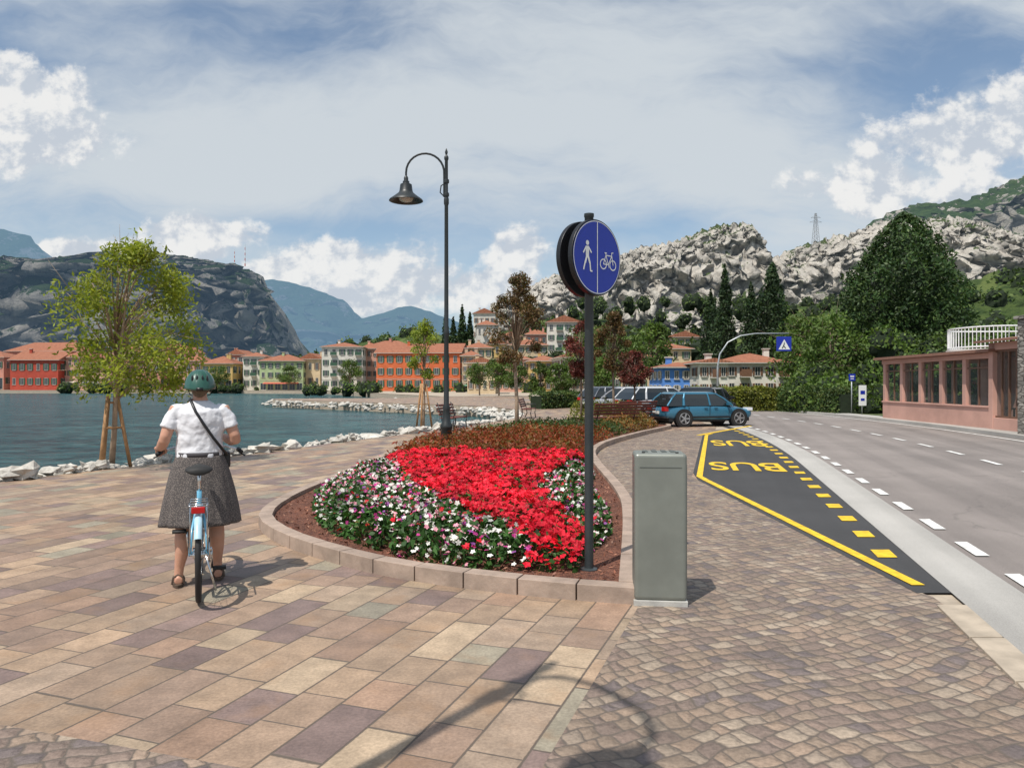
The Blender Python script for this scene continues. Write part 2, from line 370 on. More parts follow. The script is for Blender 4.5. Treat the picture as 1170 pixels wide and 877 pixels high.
while yy<5.2:
    b.add([(bayR(yy)-.08,yy+.01,-.01),(bayR(yy)+.13,yy+.01,-.01),(bayR(yy+.7)+.13,yy+.69,-.01),(bayR(yy+.7)-.08,yy+.69,-.01),(bayR(yy)-.08,yy+.01,.022),(bayR(yy)+.13,yy+.01,.022),(bayR(yy+.7)+.13,yy+.69,.022),(bayR(yy+.7)-.08,yy+.69,.022)],[(4,5,6,7),(0,1,5,4),(1,2,6,5),(2,3,7,6),(3,0,4,7)]); yy+=.7
b.obj('pavement_kerb',M_kerb2,bevel=.004)
b=MB(); L=[];R=[]
for q in list(np.arange(5.95,24.2,.5)):
    L.append((bayL(q)+.02,q)); R.append((bayL(q)+.125,q))
b.strip(L,R,.014)
q=6.9
while q<27:
    ln=.32; b.add([(bayR(q)-.16,q,.014),(bayR(q)+.02,q,.014),(bayR(q+ln)+.02,q+ln,.014),(bayR(q+ln)-.16,q+ln,.014)],[(0,1,2,3)]); q+=.92
b.strip([(5.72,23.4),(9.0,28.6)],[(5.85,23.3),(9.1,28.5)],.0142)
b.obj('yellow_road_marking',M_yp)
b=MB(); q=-2.0
while q<60:
    ln=.62; b.add([(xl(q)-.02,q,.014),(xl(q)+.11,q,.014),(xl(q+ln)+.11,q+ln,.014),(xl(q+ln)-.02,q+ln,.014)],[(0,1,2,3)]); q+=1.28
xc=lambda q:xl(q)+3.2
q=-2.0
while q<60:
    ln=1.0; b.add([(xc(q),q,.014),(xc(q)+.12,q,.014),(xc(q+ln)+.12,q+ln,.014),(xc(q+ln),q+ln,.014)],[(0,1,2,3)]); q+=2.1
qq=list(np.arange(-4,70,1.0)); b.strip([(xr(q)-.12,q) for q in qq],[(xr(q),q) for q in qq],.014)
b.obj('white_road_marking',M_wp)
def road_text(cx,cy,w,h,ang):
    cu=bpy.data.curves.new('bus_lettering','FONT'); cu.body='BUS'; cu.align_x='CENTER'; cu.align_y='CENTER'; cu.offset=.015
    to=bpy.data.objects.new('tmp',cu); COL.objects.link(to); dg=bpy.context.evaluated_depsgraph_get(); dg.update()
    me=bpy.data.meshes.new_from_object(to.evaluated_get(dg)); bpy.data.objects.remove(to)
    xs=[v.co.x for v in me.vertices]; zs=[v.co.y for v in me.vertices]
    mx,my=(max(xs)+min(xs))/2,(max(zs)+min(zs))/2
    for v in me.vertices: v.co.x=(v.co.x-mx)*w/(max(xs)-min(xs)); v.co.y=(v.co.y-my)*h/(max(zs)-min(zs)); v.co.z=0
    me.materials.clear(); me.materials.append(M_yp)
    o=bpy.data.objects.new('bus_lettering',me); COL.objects.link(o); o.location=(cx,cy,.0145); o.rotation_euler=(0,0,ang)
road_text(4.50,14.5,1.35,1.5,math.pi-.22); road_text(6.05,20.2,1.35,1.9,math.pi-.2)
b=MB(); n=len(ys)
Ls=[(xr(q)+.3,q) for q in ys]; Rs=[(xr(q)+1.35,q) for q in ys]
b.strip(Ls,Rs,.12); b.add([(p[0],p[1],0) for p in Ls]+[(p[0],p[1],.12) for p in Ls],[(i,n+i,n+i+1,i+1) for i in range(n-1)])
b.obj('sidewalk',M_conc)

# ------------------------------------------------------------------ shore rocks
def along(poly,step):
    out=[]
    for p,q in zip(poly[:-1],poly[1:]):
        p=Vector(p);q=Vector(q);L=(q-p).length; k=max(1,int(L/step))
        for i in range(k): out.append((p+(q-p)*(i/k),(q-p).normalized()))
    return out
b=MB(); ri=0
for p,d in along(shore[2:12],.27):
    nn=Vector((-d.y,d.x))
    for k in range(4):
        off=random.uniform(.0,1.5); r=random.choice([random.uniform(.07,.16),random.uniform(.14,.30)])*(1.2 if off>.5 else .8)
        c=p+nn*off+d*random.uniform(-.2,.2)
        b.ell((c.x,c.y,.05-.42*off+random.uniform(0,.08)),(r*random.uniform(.8,1.4),r*random.uniform(.8,1.3),r*random.uniform(.5,.85)),0,8,6,jit=1.0,seed=ri); ri+=1
for p,d in along(shore[11:23],.6):
    nn=Vector((-d.y,d.x))
    for k in range(3):
        off=random.uniform(0,1.0); r=random.uniform(.10,.28); c=p+nn*off
        b.ell((c.x,c.y,-.1-.4*off),(r,r*random.uniform(.8,1.3),r*.6),0,6,4,jit=.9,seed=ri); ri+=1
b.obj('shore_rocks',M_rock)

# ------------------------------------------------------------------ flower bed
bed=[(0.92,5.45),(0.36,5.6),(-0.17,5.8),(-0.82,6.12),(-1.41,6.55),(-2.19,7.35),(-2.74,8.2),(-2.98,9.0),(-3.05,10.2),(-2.95,12),(-2.8,14.5),(-2.6,18),(-1.8,21),(-0.7,24),(0.8,28),(2.2,32),(3.4,34.5),(4.6,34.5),(5.5,32),(5.9,29),(5.7,27),(5.0,25.4),(3.9,23),(2.5,19.5),(1.9,17),(1.7,14.5),(1.6,10.5),(1.40,8.5)]
def catmull(P,k=8,sharp=(0,)):
    out=[];n=len(P)
    for i in range(n):
        p0,p1,p2,p3=[Vector(P[(i+j)%n]) for j in (-1,0,1,2)]
        if i in sharp: p0=p1
        if (i+1)%n in sharp: p3=p2
        for s_ in range(k):
            t_=s_/k; out.append(.5*((2*p1)+(p2-p0)*t_+(2*p0-5*p1+4*p2-p3)*t_**2+(3*p1-p0-3*p2+p3)*t_**3))
    return out
BC=catmull(bed)
flower_bed=empty('flower_bed')
def resample(C,step):
    out=[C[0]];acc=0
    for i in range(len(C)):
        p,q=C[i],C[(i+1)%len(C)]; L=(q-p).length
        while acc+L>=step:
            f=(step-acc)/L; p=p+(q-p)*f; out.append(p.copy()); L=(q-p).length; acc=0
        acc+=L
    return out
K=resample(BC,.46); b=MB(); n=len(K)
def inn(i,wd=.15):
    d=(K[(i+1)%n]-K[i-1]).normalized(); return K[i]+Vector((d.y,-d.x))*wd
for i in range(n):
    j=(i+1)%n; p,q=K[i],K[j]; pi,qi=inn(i),inn(j)
    if i==0: pi=p+Vector((-.13,.19))
    if j==0: qi=q+Vector((-.13,.19))
    g=.006/.46; e1=p+(q-p)*g; e2=p+(q-p)*(1-g); f1=pi+(qi-pi)*g; f2=pi+(qi-pi)*(1-g); hh=.125+random.uniform(-.004,.004)
    vs=[(e1.x,e1.y,0),(e2.x,e2.y,0),(f2.x,f2.y,0),(f1.x,f1.y,0)]; vs+=[(a[0],a[1],hh) for a in vs]
    b.add(vs,[(4,5,6,7),(0,1,5,4),(1,2,6,5),(2,3,7,6),(3,0,4,7)])
o=b.obj('stone_kerb',M_kerb,flower_bed,bevel=.012); fixn(o)
sheet('bark_mulch',[tuple(inn(i,.1)) for i in range(n)],.075,M_mulch,flower_bed)
bp=np.array([tuple(p) for p in BC])
def inside(P,poly):
    x,y=P[:,0],P[:,1]; r=np.zeros(len(P),bool); j=len(poly)-1
    for i in range(len(poly)):
        xi,yi=poly[i]; xj,yj=poly[j]
        c=((yi>y)!=(yj>y))&(x<(xj-xi)*(y-yi)/(yj-yi+1e-12)+xi); r^=c; j=i
    return r
def edgedist(P,poly):
    q=np.array(poly); D=np.full(len(P),1e9)
    for a,c in zip(q,np.roll(q,-1,0)):
        ab=c-a; L=(ab**2).sum()
        if L<1e-12: continue
        tt=np.clip(((P-a)@ab)/L,0,1); D=np.minimum(D,np.linalg.norm(P-(a+tt[:,None]*ab),axis=1))
    return D
nc=5200; C_=np.stack([rng.uniform(-3.1,2.0,nc),rng.uniform(5.5,14.0,nc)],1); C_=C_[inside(C_,bp.tolist())]; DC=edgedist(C_,bp); C_=C_[(DC>.17)&(DC<.75)]
quads('bark_chips',leafverts(np.column_stack([C_,np.full(len(C_),.088)]),.022,np.array([[0,0,1.]]),1.2,.4),leafmat('bark_chip',(.10,.035,.02),(.26,.10,.06),(.36,.18,.11),0.0,3),flower_bed)
N0=90000
P=np.stack([rng.uniform(-3.2,2.0,N0),rng.uniform(5.4,14.0,N0)],1)
P=P[inside(P,bp.tolist())]; D=edgedist(P,bp)
gap=.36+.10*np.sin(P[:,0]*3+P[:,1])+.25*np.exp(-((P[:,0]+3.0)**2+(P[:,1]-8.6)**2)/.8)+.2*np.exp(-((P[:,0]-.9)**2+(P[:,1]-5.5)**2)/.3)
k=D>gap; P=P[k]; D=D[k]-gap[k]
hum=np.array([noise.noise(Vector((p[0]*1.6,p[1]*1.6,0))) for p in P]); hum2=np.array([noise.noise(Vector((p[0]*6,p[1]*6,3))) for p in P])
top=.11+.20*np.clip(D/.3,0,1)**.6+.06*hum+.08*hum2
cy=np.array([5.6,6.6,7.9,8.9,10.1,12.4,14.2]); lx=np.array([.22,.04,-.5,-.87,-1.35,-1.9,-2.4]); rx_=np.array([.55,.62,.42,.30,.28,.95,1.5])
wob=.08*hum2*3
red=(P[:,0]>np.interp(P[:,1],cy,lx)+wob)&(P[:,0]<np.interp(P[:,1],cy,rx_)+wob)
top=top+np.where(red,.05,0)
r_=rng.random(len(P))
isl=r_<.60
Pl=np.column_stack([P[isl],top[isl]-rng.random(isl.sum())*.14+.01])
V=leafverts(Pl,np.where(red[isl],.036,.042),np.array([[0,0,1.0]]),.7,.55)
M_fl=leafmat('bedding_leaves',(.028,.080,.016),(.055,.135,.028),(.03,.05,.02),.15,3)
quads('flower_leaves',V,M_fl,flower_bed)
isf=(~isl)&(rng.random(len(P))<np.where(red,.88,.27))
Pf=np.column_stack([P[isf],top[isf]+rng.uniform(-.025,.03,isf.sum())]); rf=red[isf]; nf=len(Pf)
def flowers(Pf,size):
    n=len(Pf); Nn=nrm(rng.normal(size=(n,3))*.6+np.array([[0,-.25,1.0]])); T=nrm(np.cross(Nn,rng.normal(size=(n,3)))); B=np.cross(Nn,T)
    V=[]
    for i in range(5):
        a=2*math.pi*i/5; a2=a+.55; a3=a-.55; r=size[:,None]
        tip=Pf+(T*math.cos(a)+B*math.sin(a))*r+Nn*r*rng.uniform(-.2,.35,(n,1))
        s1=Pf+(T*math.cos(a2)+B*math.sin(a2))*r*.72+Nn*r*.12; s2=Pf+(T*math.cos(a3)+B*math.sin(a3))*r*.72+Nn*r*.12
        V.append(np.stack([Pf,s2,tip,s1],1))
    return np.concatenate(V,1).reshape(-1,3)
def petal(name,c1,c2): return leafmat(name,c1,c2,None,.2,2)
cl=np.where(rf,0,rng.choice([1,2,3,4,0],nf,p=[.46,.20,.17,.07,.10]))
V=flowers(Pf,np.where(rf,.034,.026)*(.75+.5*rng.random(nf)))
quads('flower_heads',V,[petal('petal_red',(.50,.006,.020),(.80,.018,.045)),petal('petal_white',(.72,.70,.64),(.85,.82,.78)),petal('petal_pink',(.66,.16,.26),(.82,.38,.46)),petal('petal_magenta',(.42,.03,.18),(.55,.05,.28)),petal('petal_violet',(.20,.05,.24),(.32,.10,.36))],flower_bed,np.repeat(cl,5).tolist())
def shrub_pts(n,poly,h,hn=.3):
    q=np.array(poly); P=np.stack([rng.uniform(q[:,0].min(),q[:,0].max(),n),rng.uniform(q[:,1].min(),q[:,1].max(),n)],1)
    P=P[inside(P,poly)]; D=edgedist(P,poly)
    hm=np.array([noise.noise(Vector((p[0]*1.3,p[1]*1.3,1))) +.6*noise.noise(Vector((p[0]*4,p[1]*4,1))) for p in P])
    tz=.08+(h*np.clip(D/.35,0.1,1)**.5)*(1+hn*hm); z=tz*np.sqrt(rng.random(len(P)))
    z=np.maximum(z,tz-.25)+rng.random(len(P))**6*.12; z=np.maximum(z,.09)
    return np.column_stack([P,z])
M_sr=leafmat('red_shrub_leaves',(.22,.030,.014),(.28,.08,.022),(.08,.10,.02),.25,1.2)
M_sg=leafmat('green_shrub_leaves',(.035,.07,.02),(.07,.12,.03),(.12,.14,.04),.2,1.0)
M_sy=leafmat('yellow_shrub_leaves',(.14,.16,.025),(.22,.22,.035),(.09,.14,.03),.25,1.0)
M_so=leafmat('orange_shrub_leaves',(.28,.10,.025),(.20,.13,.035),(.10,.12,.03),.25,1.0)
def shrub(name,poly,h,mat,n,size):
    quads(name,leafverts(shrub_pts(n,poly,h),size,np.array([[0,0,1.]]),.5,.4),mat)
shrub('red_shrub',[(-2.5,14.3),(1.5,14.3),(1.7,17),(2.2,19.2),(2.9,21.4),(.2,22.2),(-1.5,20.2),(-2.3,18)],.36,M_sr,17000,.045)
shrub('green_shrub',[(-1.5,20.4),(3.0,21.6),(3.6,23.4),(2.6,26),(.9,26),(-.6,23.2)],.35,M_sg,7000,.055)
shrub('yellow_shrub',[(3.0,29),(4.6,28.6),(5.3,29.8),(4.8,33),(3.4,33.8),(2.2,31)],.75,M_sy,5000,.065)
shrub('orange_shrub',[(2.6,23.2),(3.6,23.2),(4.6,25.3),(5.3,27.2),(4.6,28),(3.2,27.5)],.45,M_so,6000,.05)

# ------------------------------------------------------------------ trees
M_bark=pmat('bark',(.20,.15,.11),.9,var=.3,scale=12,bump=.6)
M_barkl=pmat('young_bark',(.36,.26,.18),.85,var=.25,scale=12,bump=.4)
M_wood=pmat('stake_wood',(.40,.22,.10),.75,var=.25,scale=9,bump=.2)
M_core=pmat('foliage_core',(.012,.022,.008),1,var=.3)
L_willow=leafmat('willow_leaves',(.22,.28,.03),(.34,.36,.05),(.14,.20,.03),.42,1.2)
L_young=leafmat('young_leaves',(.18,.26,.03),(.30,.33,.045),(.12,.18,.03),.35,1.5)
L_brown=leafmat('brown_leaves',(.11,.06,.025),(.17,.10,.04),(.07,.09,.025),.2,1.5)
L_red=leafmat('red_leaves',(.12,.02,.018),(.18,.045,.03),(.05,.03,.02),.2,1.5)
L_mid=leafmat('green_leaves',(.055,.105,.018),(.095,.155,.03),(.13,.18,.035),.2,.35)
L_dark=leafmat('conifer_leaves',(.015,.038,.014),(.03,.06,.02),(.05,.08,.022),.1,.4)
L_forest=leafmat('woodland_leaves',(.045,.085,.02),(.075,.12,.028),(.11,.155,.035),.15,.05)
def tree(name,x,y,h,th,rx,mat,n,ls,seed,bark=M_bark,clumps=34,stakes=False,tr=.06,z0=0.0,cr=.30,droop=0.0,top=.75,off=(0,0)):
    R=random.Random(seed); e=empty(name,(x,y,z0)); rz=(h-th)/2; cz=th+rz
    b=MB(); lean=Vector((R.uniform(-.1,.1),R.uniform(-.1,.1),0)); lean+=Vector((off[0]*.3,off[1]*.3,0)); OF=Vector((off[0],off[1],0))
    tp=[Vector((0,0,-.05)),lean*.5+Vector((.02,0,th*.5)),lean+Vector((0,0,th)),lean*1.2+OF*.4+Vector((R.uniform(-.1,.1),0,cz)),lean+OF*.7+Vector((0,0,h-.15*rz))]
    b.tube(tp,[tr*1.25,tr,tr*.85,tr*.5,tr*.12],8)
    cs=[]
    for i in range(clumps):
        a=R.uniform(0,6.283); zz=R.uniform(-1,1); rr=math.sqrt(max(0,1-zz*zz*.9))
        wd=rx*(1 if zz<0 else (1-(1-top)*zz)); q=R.uniform(.45,1.0)
        c=Vector((math.cos(a)*rr*wd*q,math.sin(a)*rr*wd*q,cz+zz*rz*.93))+OF; cs.append(c)
        s0=min(max((c.z-th)*.55+th*.9-.1*rz,th*.75),cz+.5*rz); p0=lean+Vector((0,0,s0)); mid=p0.lerp(c,.5)+Vector((0,0,.12*rz))
        b.tube([p0,mid,c],[tr*.38,tr*.22,tr*.07],5)
        for k in range(2):
            c2=c+Vector((R.gauss(0,1),R.gauss(0,1),R.gauss(0,.8)))*rx*cr*.8; b.tube([mid.lerp(c,.4),c2],[tr*.14,tr*.04],4)
    b.obj('trunk',bark,e,smooth=True)
    C=np.array([tuple(c) for c in cs]); wts=rng.random(clumps)*1.2+.3; idx=rng.choice(clumps,n,p=wts/wts.sum())
    O=rng.normal(size=(n,3)); O=nrm(O)*(rng.random((n,1))**.45); rad=rx*cr*(.7+.7*rng.random(clumps))
    Pp=C[idx]+O*rad[idx][:,None]*np.array([[1,1,.75]])
    if droop: Pp[:,2]-=droop*rng.random(n)**2*(np.hypot(Pp[:,0]-off[0],Pp[:,1]-off[1])/rx)
    quads('crown',leafverts(Pp,ls,O,.4,.38),mat,e)
    if stakes:
        b=MB()
        for a in (0.4,2.5,4.6):
            b.tube([(math.cos(a)*.34,math.sin(a)*.34,-.05),(math.cos(a)*.10,math.sin(a)*.10,th*.92)],.035,8)
        for zz in (.55,.9):
            rr=.34-.24*zz
            pts=[Vector((math.cos(a)*rr,math.sin(a)*rr,th*zz*.92)) for a in (0.4,2.5,4.6)]
            for i in range(3): b.tube([pts[i],pts[(i+1)%3]],.018,6)
        b.obj('support_stakes',M_wood,e,smooth=True)
    return e
tree('willow_tree',-7.72,14.5,4.45,1.5,1.38,L_willow,10500,.050,3,M_barkl,54,True,.050,cr=.25,droop=.7,top=.5,off=(.45,0))
tree('young_tree',-3.15,26.7,3.85,1.75,.62,L_young,2400,.055,5,M_barkl,22,True,.04,cr=.38,top=.6)
tree('brown_tree',.16,24,5.05,2.0,.85,L_brown,6000,.055,8,M_barkl,38,False,.06,z0=.07,cr=.30,top=.35)
tree('red_tree',2.75,30,4.1,1.9,.66,L_red,4200,.06,9,M_bark,32,False,.045,cr=.34,top=.5)
tree('red_tree',4.95,30.5,2.9,1.5,.62,L_red,2400,.06,10,M_bark,26,False,.04,cr=.34,top=.6)
tree('brown_tree',3.70,27.5,4.2,2.0,.65,L_brown,4200,.06,11,M_bark,32,False,.045,cr=.32,top=.45)
tree('red_tree',6.9,44,3.5,1.6,.8,L_red,2200,.08,12,M_bark,26,cr=.34)
for i,(u,d,h,r_) in enumerate([(712,72,6.5,2.4),(618,62,3.3,.9),(655,92,4.5,1.8),(690,60,3.8,1.3),(640,58,3.2,.9),(925,75,8,4),(948,62,7,3),(745,95,9,3),(680,120,11,4.5),(570,100,5,2),(590,95,4.5,1.7),(548,105,4.5,1.8),(400,182,7,3),(250,188,6,3),(330,186,6,2.6)]):
    tree('broadleaf_tree',A(u,d),d,h,h*.3,r_,L_mid,3000,.028*h+.02,20+i,M_bark,34,tr=.02*h,cr=.36)

def conifer(name,x,y,h,R0,prof,mat,n,ls,z0=0.0,seed=0,flat=False):
    e=empty(name,(x,y,z0)); b=MB()
    b.tube([(0,0,-.3),(0,0,h*.5),(0,0,h*.96)],[R0*.10+.08,R0*.06+.04,.03],8)
    b.obj('trunk',M_bark,e,smooth=True)
    zr=rng.random(n); pr=np.array([prof(q) for q in zr]); keep=rng.random(n)<np.clip(pr+.12,0,1); zr=zr[keep]; pr=pr[keep]; n=len(zr)
    a=rng.random(n)*6.283
    nz=np.array([noise.noise(Vector((math.cos(q)*1.6+seed,math.sin(q)*1.6,w_*h/R0*1.1)))+.7*noise.noise(Vector((math.cos(q)*4+seed,math.sin(q)*4,w_*h/R0*3.2))) for q,w_ in zip(a,zr)])
    rad=R0*pr*(1+.5*nz)*(.55+.45*rng.random(n)**.5)
    P=np.column_stack([np.cos(a)*rad,np.sin(a)*rad,h*(.03+.97*zr)-(.10*rad if flat else 0)])
    out=np.column_stack([np.cos(a),np.sin(a),np.full(n,.5)])
    quads('crown',leafverts(P,ls,out,.5,.4),mat,e)
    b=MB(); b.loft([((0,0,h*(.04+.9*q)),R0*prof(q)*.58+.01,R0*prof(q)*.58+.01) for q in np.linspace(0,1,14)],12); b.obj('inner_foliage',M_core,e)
    return e
cyp=lambda q:(min(1,(q/.12+.25))*(1-q**2.2))*.95+.03
cone=lambda q:min(1,q/.08+.3)*(1-q)**.75+.02
cedar=lambda q:min(1,q/.12+.45)*(1-max(0,(q-.40)/.60)**2.3)**.8*.98+.03
def cf(name,u,vt,d,R0,prof,n,ls,seed,z0=0,mat=None,flat=False):
    conifer(name,A(u,d),d,Zt(vt,d)-z0,R0,prof,mat or L_dark,n,ls,z0,seed,flat)
L_cedar=leafmat('cedar_leaves',(.022,.055,.016),(.045,.085,.022),(.075,.115,.028),.12,.5)
cf('cedar_tree',1033,243,72,5.3,cedar,32000,.21,1,flat=True,mat=L_cedar)
cf('cypress_tree',828,302,95,1.7,cyp,6000,.22,2); cf('conifer_tree',882,300,92,3.3,cone,11000,.23,3)
cf('cypress_tree',858,322,97,1.6,cyp,4500,.22,4); cf('cypress_tree',812,330,110,1.8,cyp,4500,.24,15)
for i,(u,vt,rr) in enumerate([(509,355,1.3),(518,362,1.5),(528,348,1.6),(537,356,1.4)]): cf('cypress_tree',u,vt,215,rr*1.3,cyp,2500,.45,6+i)

# ------------------------------------------------------------------ mountains
def mtn_mat(name,rock1,rock2,g1,g2,bias,sc,haze,hf,tilt=.5,bd=6.0,vert=False,grass=None):
    m,t,b=newmat(name); g=t.geo(); P=g['Position']; x,y,z=t.sep(P)
    nx,ny,nz=t.sep(g['Normal'])
    big=t.noise(P,sc,6,.62); fine=t.noise(P,sc*9,8,.75)
    if vert: sv=t.comb(t.m('MULTIPLY',x,3.2),t.m('MULTIPLY',y,.8),t.m('MULTIPLY',z,.9))
    else: sv=t.comb(t.m('MULTIPLY',t.m('ADD',x,t.m('MULTIPLY',z,tilt)),.9),t.m('MULTIPLY',y,.5),t.m('MULTIPLY',t.m('SUBTRACT',z,t.m('MULTIPLY',x,tilt)),4.0))
    st=t.noise(sv,sc*2.6,8,.72)
    rk=t.ramp(t.m('ADD',t.m('MULTIPLY',st,.55),t.m('MULTIPLY',fine,.45)),[(.38,rock1),(.47,tuple(p*.35+q*.65 for p,q in zip(rock1,rock2))),(.57,rock2)])
    gr=t.mix(t.ss(fine,.38,.62),g1,g2)
    if grass: gr=t.mix(t.ss(t.noise(P,sc*2,4,.6),.5,.6),gr,grass)
    f=t.m('ADD',t.m('ADD',t.m('MULTIPLY',nz,.9),t.m('MULTIPLY',t.m('SUBTRACT',big,.5),2.2)),t.m('MULTIPLY',t.m('SUBTRACT',fine,.5),2.4))
    gm=t.ss(f,bias-.08,bias+.08)
    c=t.mix(gm,rk,gr)
    t.l.new(c,b.inputs['Base Color']); b.inputs['Roughness'].default_value=.95; b.inputs['Specular IOR Level'].default_value=.1
    t.l.new(t.bump(t.m('ADD',t.m('MULTIPLY',st,.9),t.m('MULTIPLY',fine,1.3)),.8,bd),b.inputs['Normal'])
    em=t.n.new('ShaderNodeEmission'); em.inputs[0].default_value=(*haze,1); em.inputs[1].default_value=1  # aerial haze painted as an even glow mixed over the mountain surface
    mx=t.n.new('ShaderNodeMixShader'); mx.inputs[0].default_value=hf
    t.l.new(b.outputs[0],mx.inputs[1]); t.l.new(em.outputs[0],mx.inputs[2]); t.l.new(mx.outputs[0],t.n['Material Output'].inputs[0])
    return m
def ridge(name,ctrl,dist,front,mat,seed,amp,nu=220,nt=50,shape=1.0,rough=.02,base=-3,cliff=0.0,back=1.0,freq=4.0,strata=0.0,tilt=.6,steps=.62):
    us=np.linspace(ctrl[0][0],ctrl[-1][0],nu); vv=np.interp(us,[c[0] for c in ctrl],[c[1] for c in ctrl])
    V=[];Fc=[];sv=Vector((seed*7.3,seed*2.1,seed))
    rows=nt+6
    hmax=max(Zt(v,dist) for v in vv); ks=freq*.5/hmax
    for i,(u,v) in enumerate(zip(us,vv)):
        xr_=A(u,dist); zr=Zt(v,dist); sh_=.08*noise.noise(Vector((u*.02,seed,0)))
        for j in range(rows):
            if j<nt:
                tt=j/(nt-1); yy=dist-front*(1-tt); s=tt**shape
                if cliff>0:
                    c_=1/(1+math.exp(-(tt-steps-sh_)*26)); s=s*(1-cliff)+cliff*c_
                zz=base+(zr-base)*s
            else:
                q=(j-nt+1)/6; tt=1; yy=dist+front*.8*q*back; zz=zr*(1-q)+base*q
            p=Vector((xr_*ks,yy*ks,zz*ks))+sv
            w_=math.sin(math.pi*min(tt,1)*.93+.05) if j<nt else .2
            n1=noise.fractal(p,1.0,2.0,6); n2=noise.fractal(p*1.3+Vector((9,3,1)),1.0,2.0,6); n3=noise.fractal(p*5,.8,2.1,5)
            r1=1-abs(noise.fractal(p*.9+Vector((4,4,4)),1.0,2.0,5))*2
            sd_=0
            if strata:
                aa=p.x+p.z*tilt; cc=p.z-p.x*tilt
                sd_=(1-abs(noise.fractal(Vector((aa*1.2,p.y*.6,cc*5.5)),.9,2.0,4))*2.2)*strata
            V.append((xr_+n2*amp*w_,yy+(n1*1.2+r1*.8-sd_)*amp*w_+n3*amp*.22,zz+(n1*.45)*amp*w_+(n3*hmax*rough+sd_*hmax*rough*.5)*(.4+.6*tt)*(1 if zz>0 else 0)))
    for i in range(nu-1):
        for j in range(rows-1):
            a=i*rows+j; Fc.append((a,a+rows,a+rows+1,a+1))
    me=bpy.data.meshes.new(name); me.from_pydata(V,[],Fc); me.materials.append(mat); me.polygons.foreach_set('use_smooth',[True]*len(Fc)); me.update()
    o=bpy.data.objects.new(name,me); COL.objects.link(o); return V,rows
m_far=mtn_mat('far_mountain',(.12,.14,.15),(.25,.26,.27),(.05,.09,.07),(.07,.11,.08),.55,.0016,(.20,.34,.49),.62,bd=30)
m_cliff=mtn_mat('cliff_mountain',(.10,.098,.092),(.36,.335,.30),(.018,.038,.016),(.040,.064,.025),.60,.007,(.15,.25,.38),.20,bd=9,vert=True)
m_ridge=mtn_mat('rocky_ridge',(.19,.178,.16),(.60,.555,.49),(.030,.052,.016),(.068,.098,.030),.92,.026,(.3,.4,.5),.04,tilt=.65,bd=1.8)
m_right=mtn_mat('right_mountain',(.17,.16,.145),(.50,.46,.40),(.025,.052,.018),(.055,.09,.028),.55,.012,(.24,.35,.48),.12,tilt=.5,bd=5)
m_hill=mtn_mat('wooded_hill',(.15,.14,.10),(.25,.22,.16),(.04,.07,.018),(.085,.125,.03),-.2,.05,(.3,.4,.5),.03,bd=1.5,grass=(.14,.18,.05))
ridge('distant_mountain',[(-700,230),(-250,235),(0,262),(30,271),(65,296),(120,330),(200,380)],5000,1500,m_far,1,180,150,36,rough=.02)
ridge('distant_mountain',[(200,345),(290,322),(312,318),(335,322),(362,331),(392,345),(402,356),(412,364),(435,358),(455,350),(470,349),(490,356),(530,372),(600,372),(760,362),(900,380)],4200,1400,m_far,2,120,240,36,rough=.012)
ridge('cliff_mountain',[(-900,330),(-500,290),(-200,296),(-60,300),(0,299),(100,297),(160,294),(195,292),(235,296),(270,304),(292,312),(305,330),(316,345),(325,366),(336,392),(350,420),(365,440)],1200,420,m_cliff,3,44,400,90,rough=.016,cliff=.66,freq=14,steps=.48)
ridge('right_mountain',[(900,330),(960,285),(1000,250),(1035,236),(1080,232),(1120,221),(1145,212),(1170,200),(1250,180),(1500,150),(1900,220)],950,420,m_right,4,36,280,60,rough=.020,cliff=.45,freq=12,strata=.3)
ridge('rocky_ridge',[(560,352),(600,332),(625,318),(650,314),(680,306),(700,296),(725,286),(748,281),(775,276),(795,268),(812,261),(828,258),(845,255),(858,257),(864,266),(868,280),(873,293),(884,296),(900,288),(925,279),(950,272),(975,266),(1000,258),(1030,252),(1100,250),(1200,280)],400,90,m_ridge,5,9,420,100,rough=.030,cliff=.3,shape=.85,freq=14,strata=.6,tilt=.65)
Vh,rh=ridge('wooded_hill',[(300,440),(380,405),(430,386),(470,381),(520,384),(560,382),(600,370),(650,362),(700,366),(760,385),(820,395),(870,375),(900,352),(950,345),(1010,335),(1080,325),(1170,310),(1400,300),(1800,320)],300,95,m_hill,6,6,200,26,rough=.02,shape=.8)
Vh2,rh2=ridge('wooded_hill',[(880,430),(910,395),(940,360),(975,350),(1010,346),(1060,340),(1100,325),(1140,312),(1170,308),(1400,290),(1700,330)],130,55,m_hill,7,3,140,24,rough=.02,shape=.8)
def forest(name,pts,per,ls,mat):
    P=[];S=[];O=[];b=MB()
    for i,(x,y,z,r) in enumerate(pts):
        o_=nrm(rng.normal(size=(per,3))); o_[:,2]=np.abs(o_[:,2])*1.1-.25; rr=(.70+.45*rng.random((per,1)))
        P.append(np.array([[x,y,z+r*.35]])+o_*rr*np.array([[r,r,r*1.1]])); O.append(o_); S.append(np.full(per,ls*r))
        b.ell((x,y,z+r*.3),(r*.72,r*.72,r*.82),0,8,6,jit=.5,seed=i)
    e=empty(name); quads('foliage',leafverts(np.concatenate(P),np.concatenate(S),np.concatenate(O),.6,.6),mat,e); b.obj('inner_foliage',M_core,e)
R=random.Random(4); fp=[]
for V_,rw,k,rs in ((Vh,rh,620,(2.4,4.4)),(Vh2,rh2,420,(1.3,2.6))):
    for i in range(k):
        p=V_[R.randrange(len(V_))]
        if p[2]>1: fp.append((p[0]+R.uniform(-3,3),p[1]+R.uniform(-2,2),p[2]-1,R.uniform(*rs)))
forest('hillside_woodland',fp,80,.15,L_forest)
fp=[]
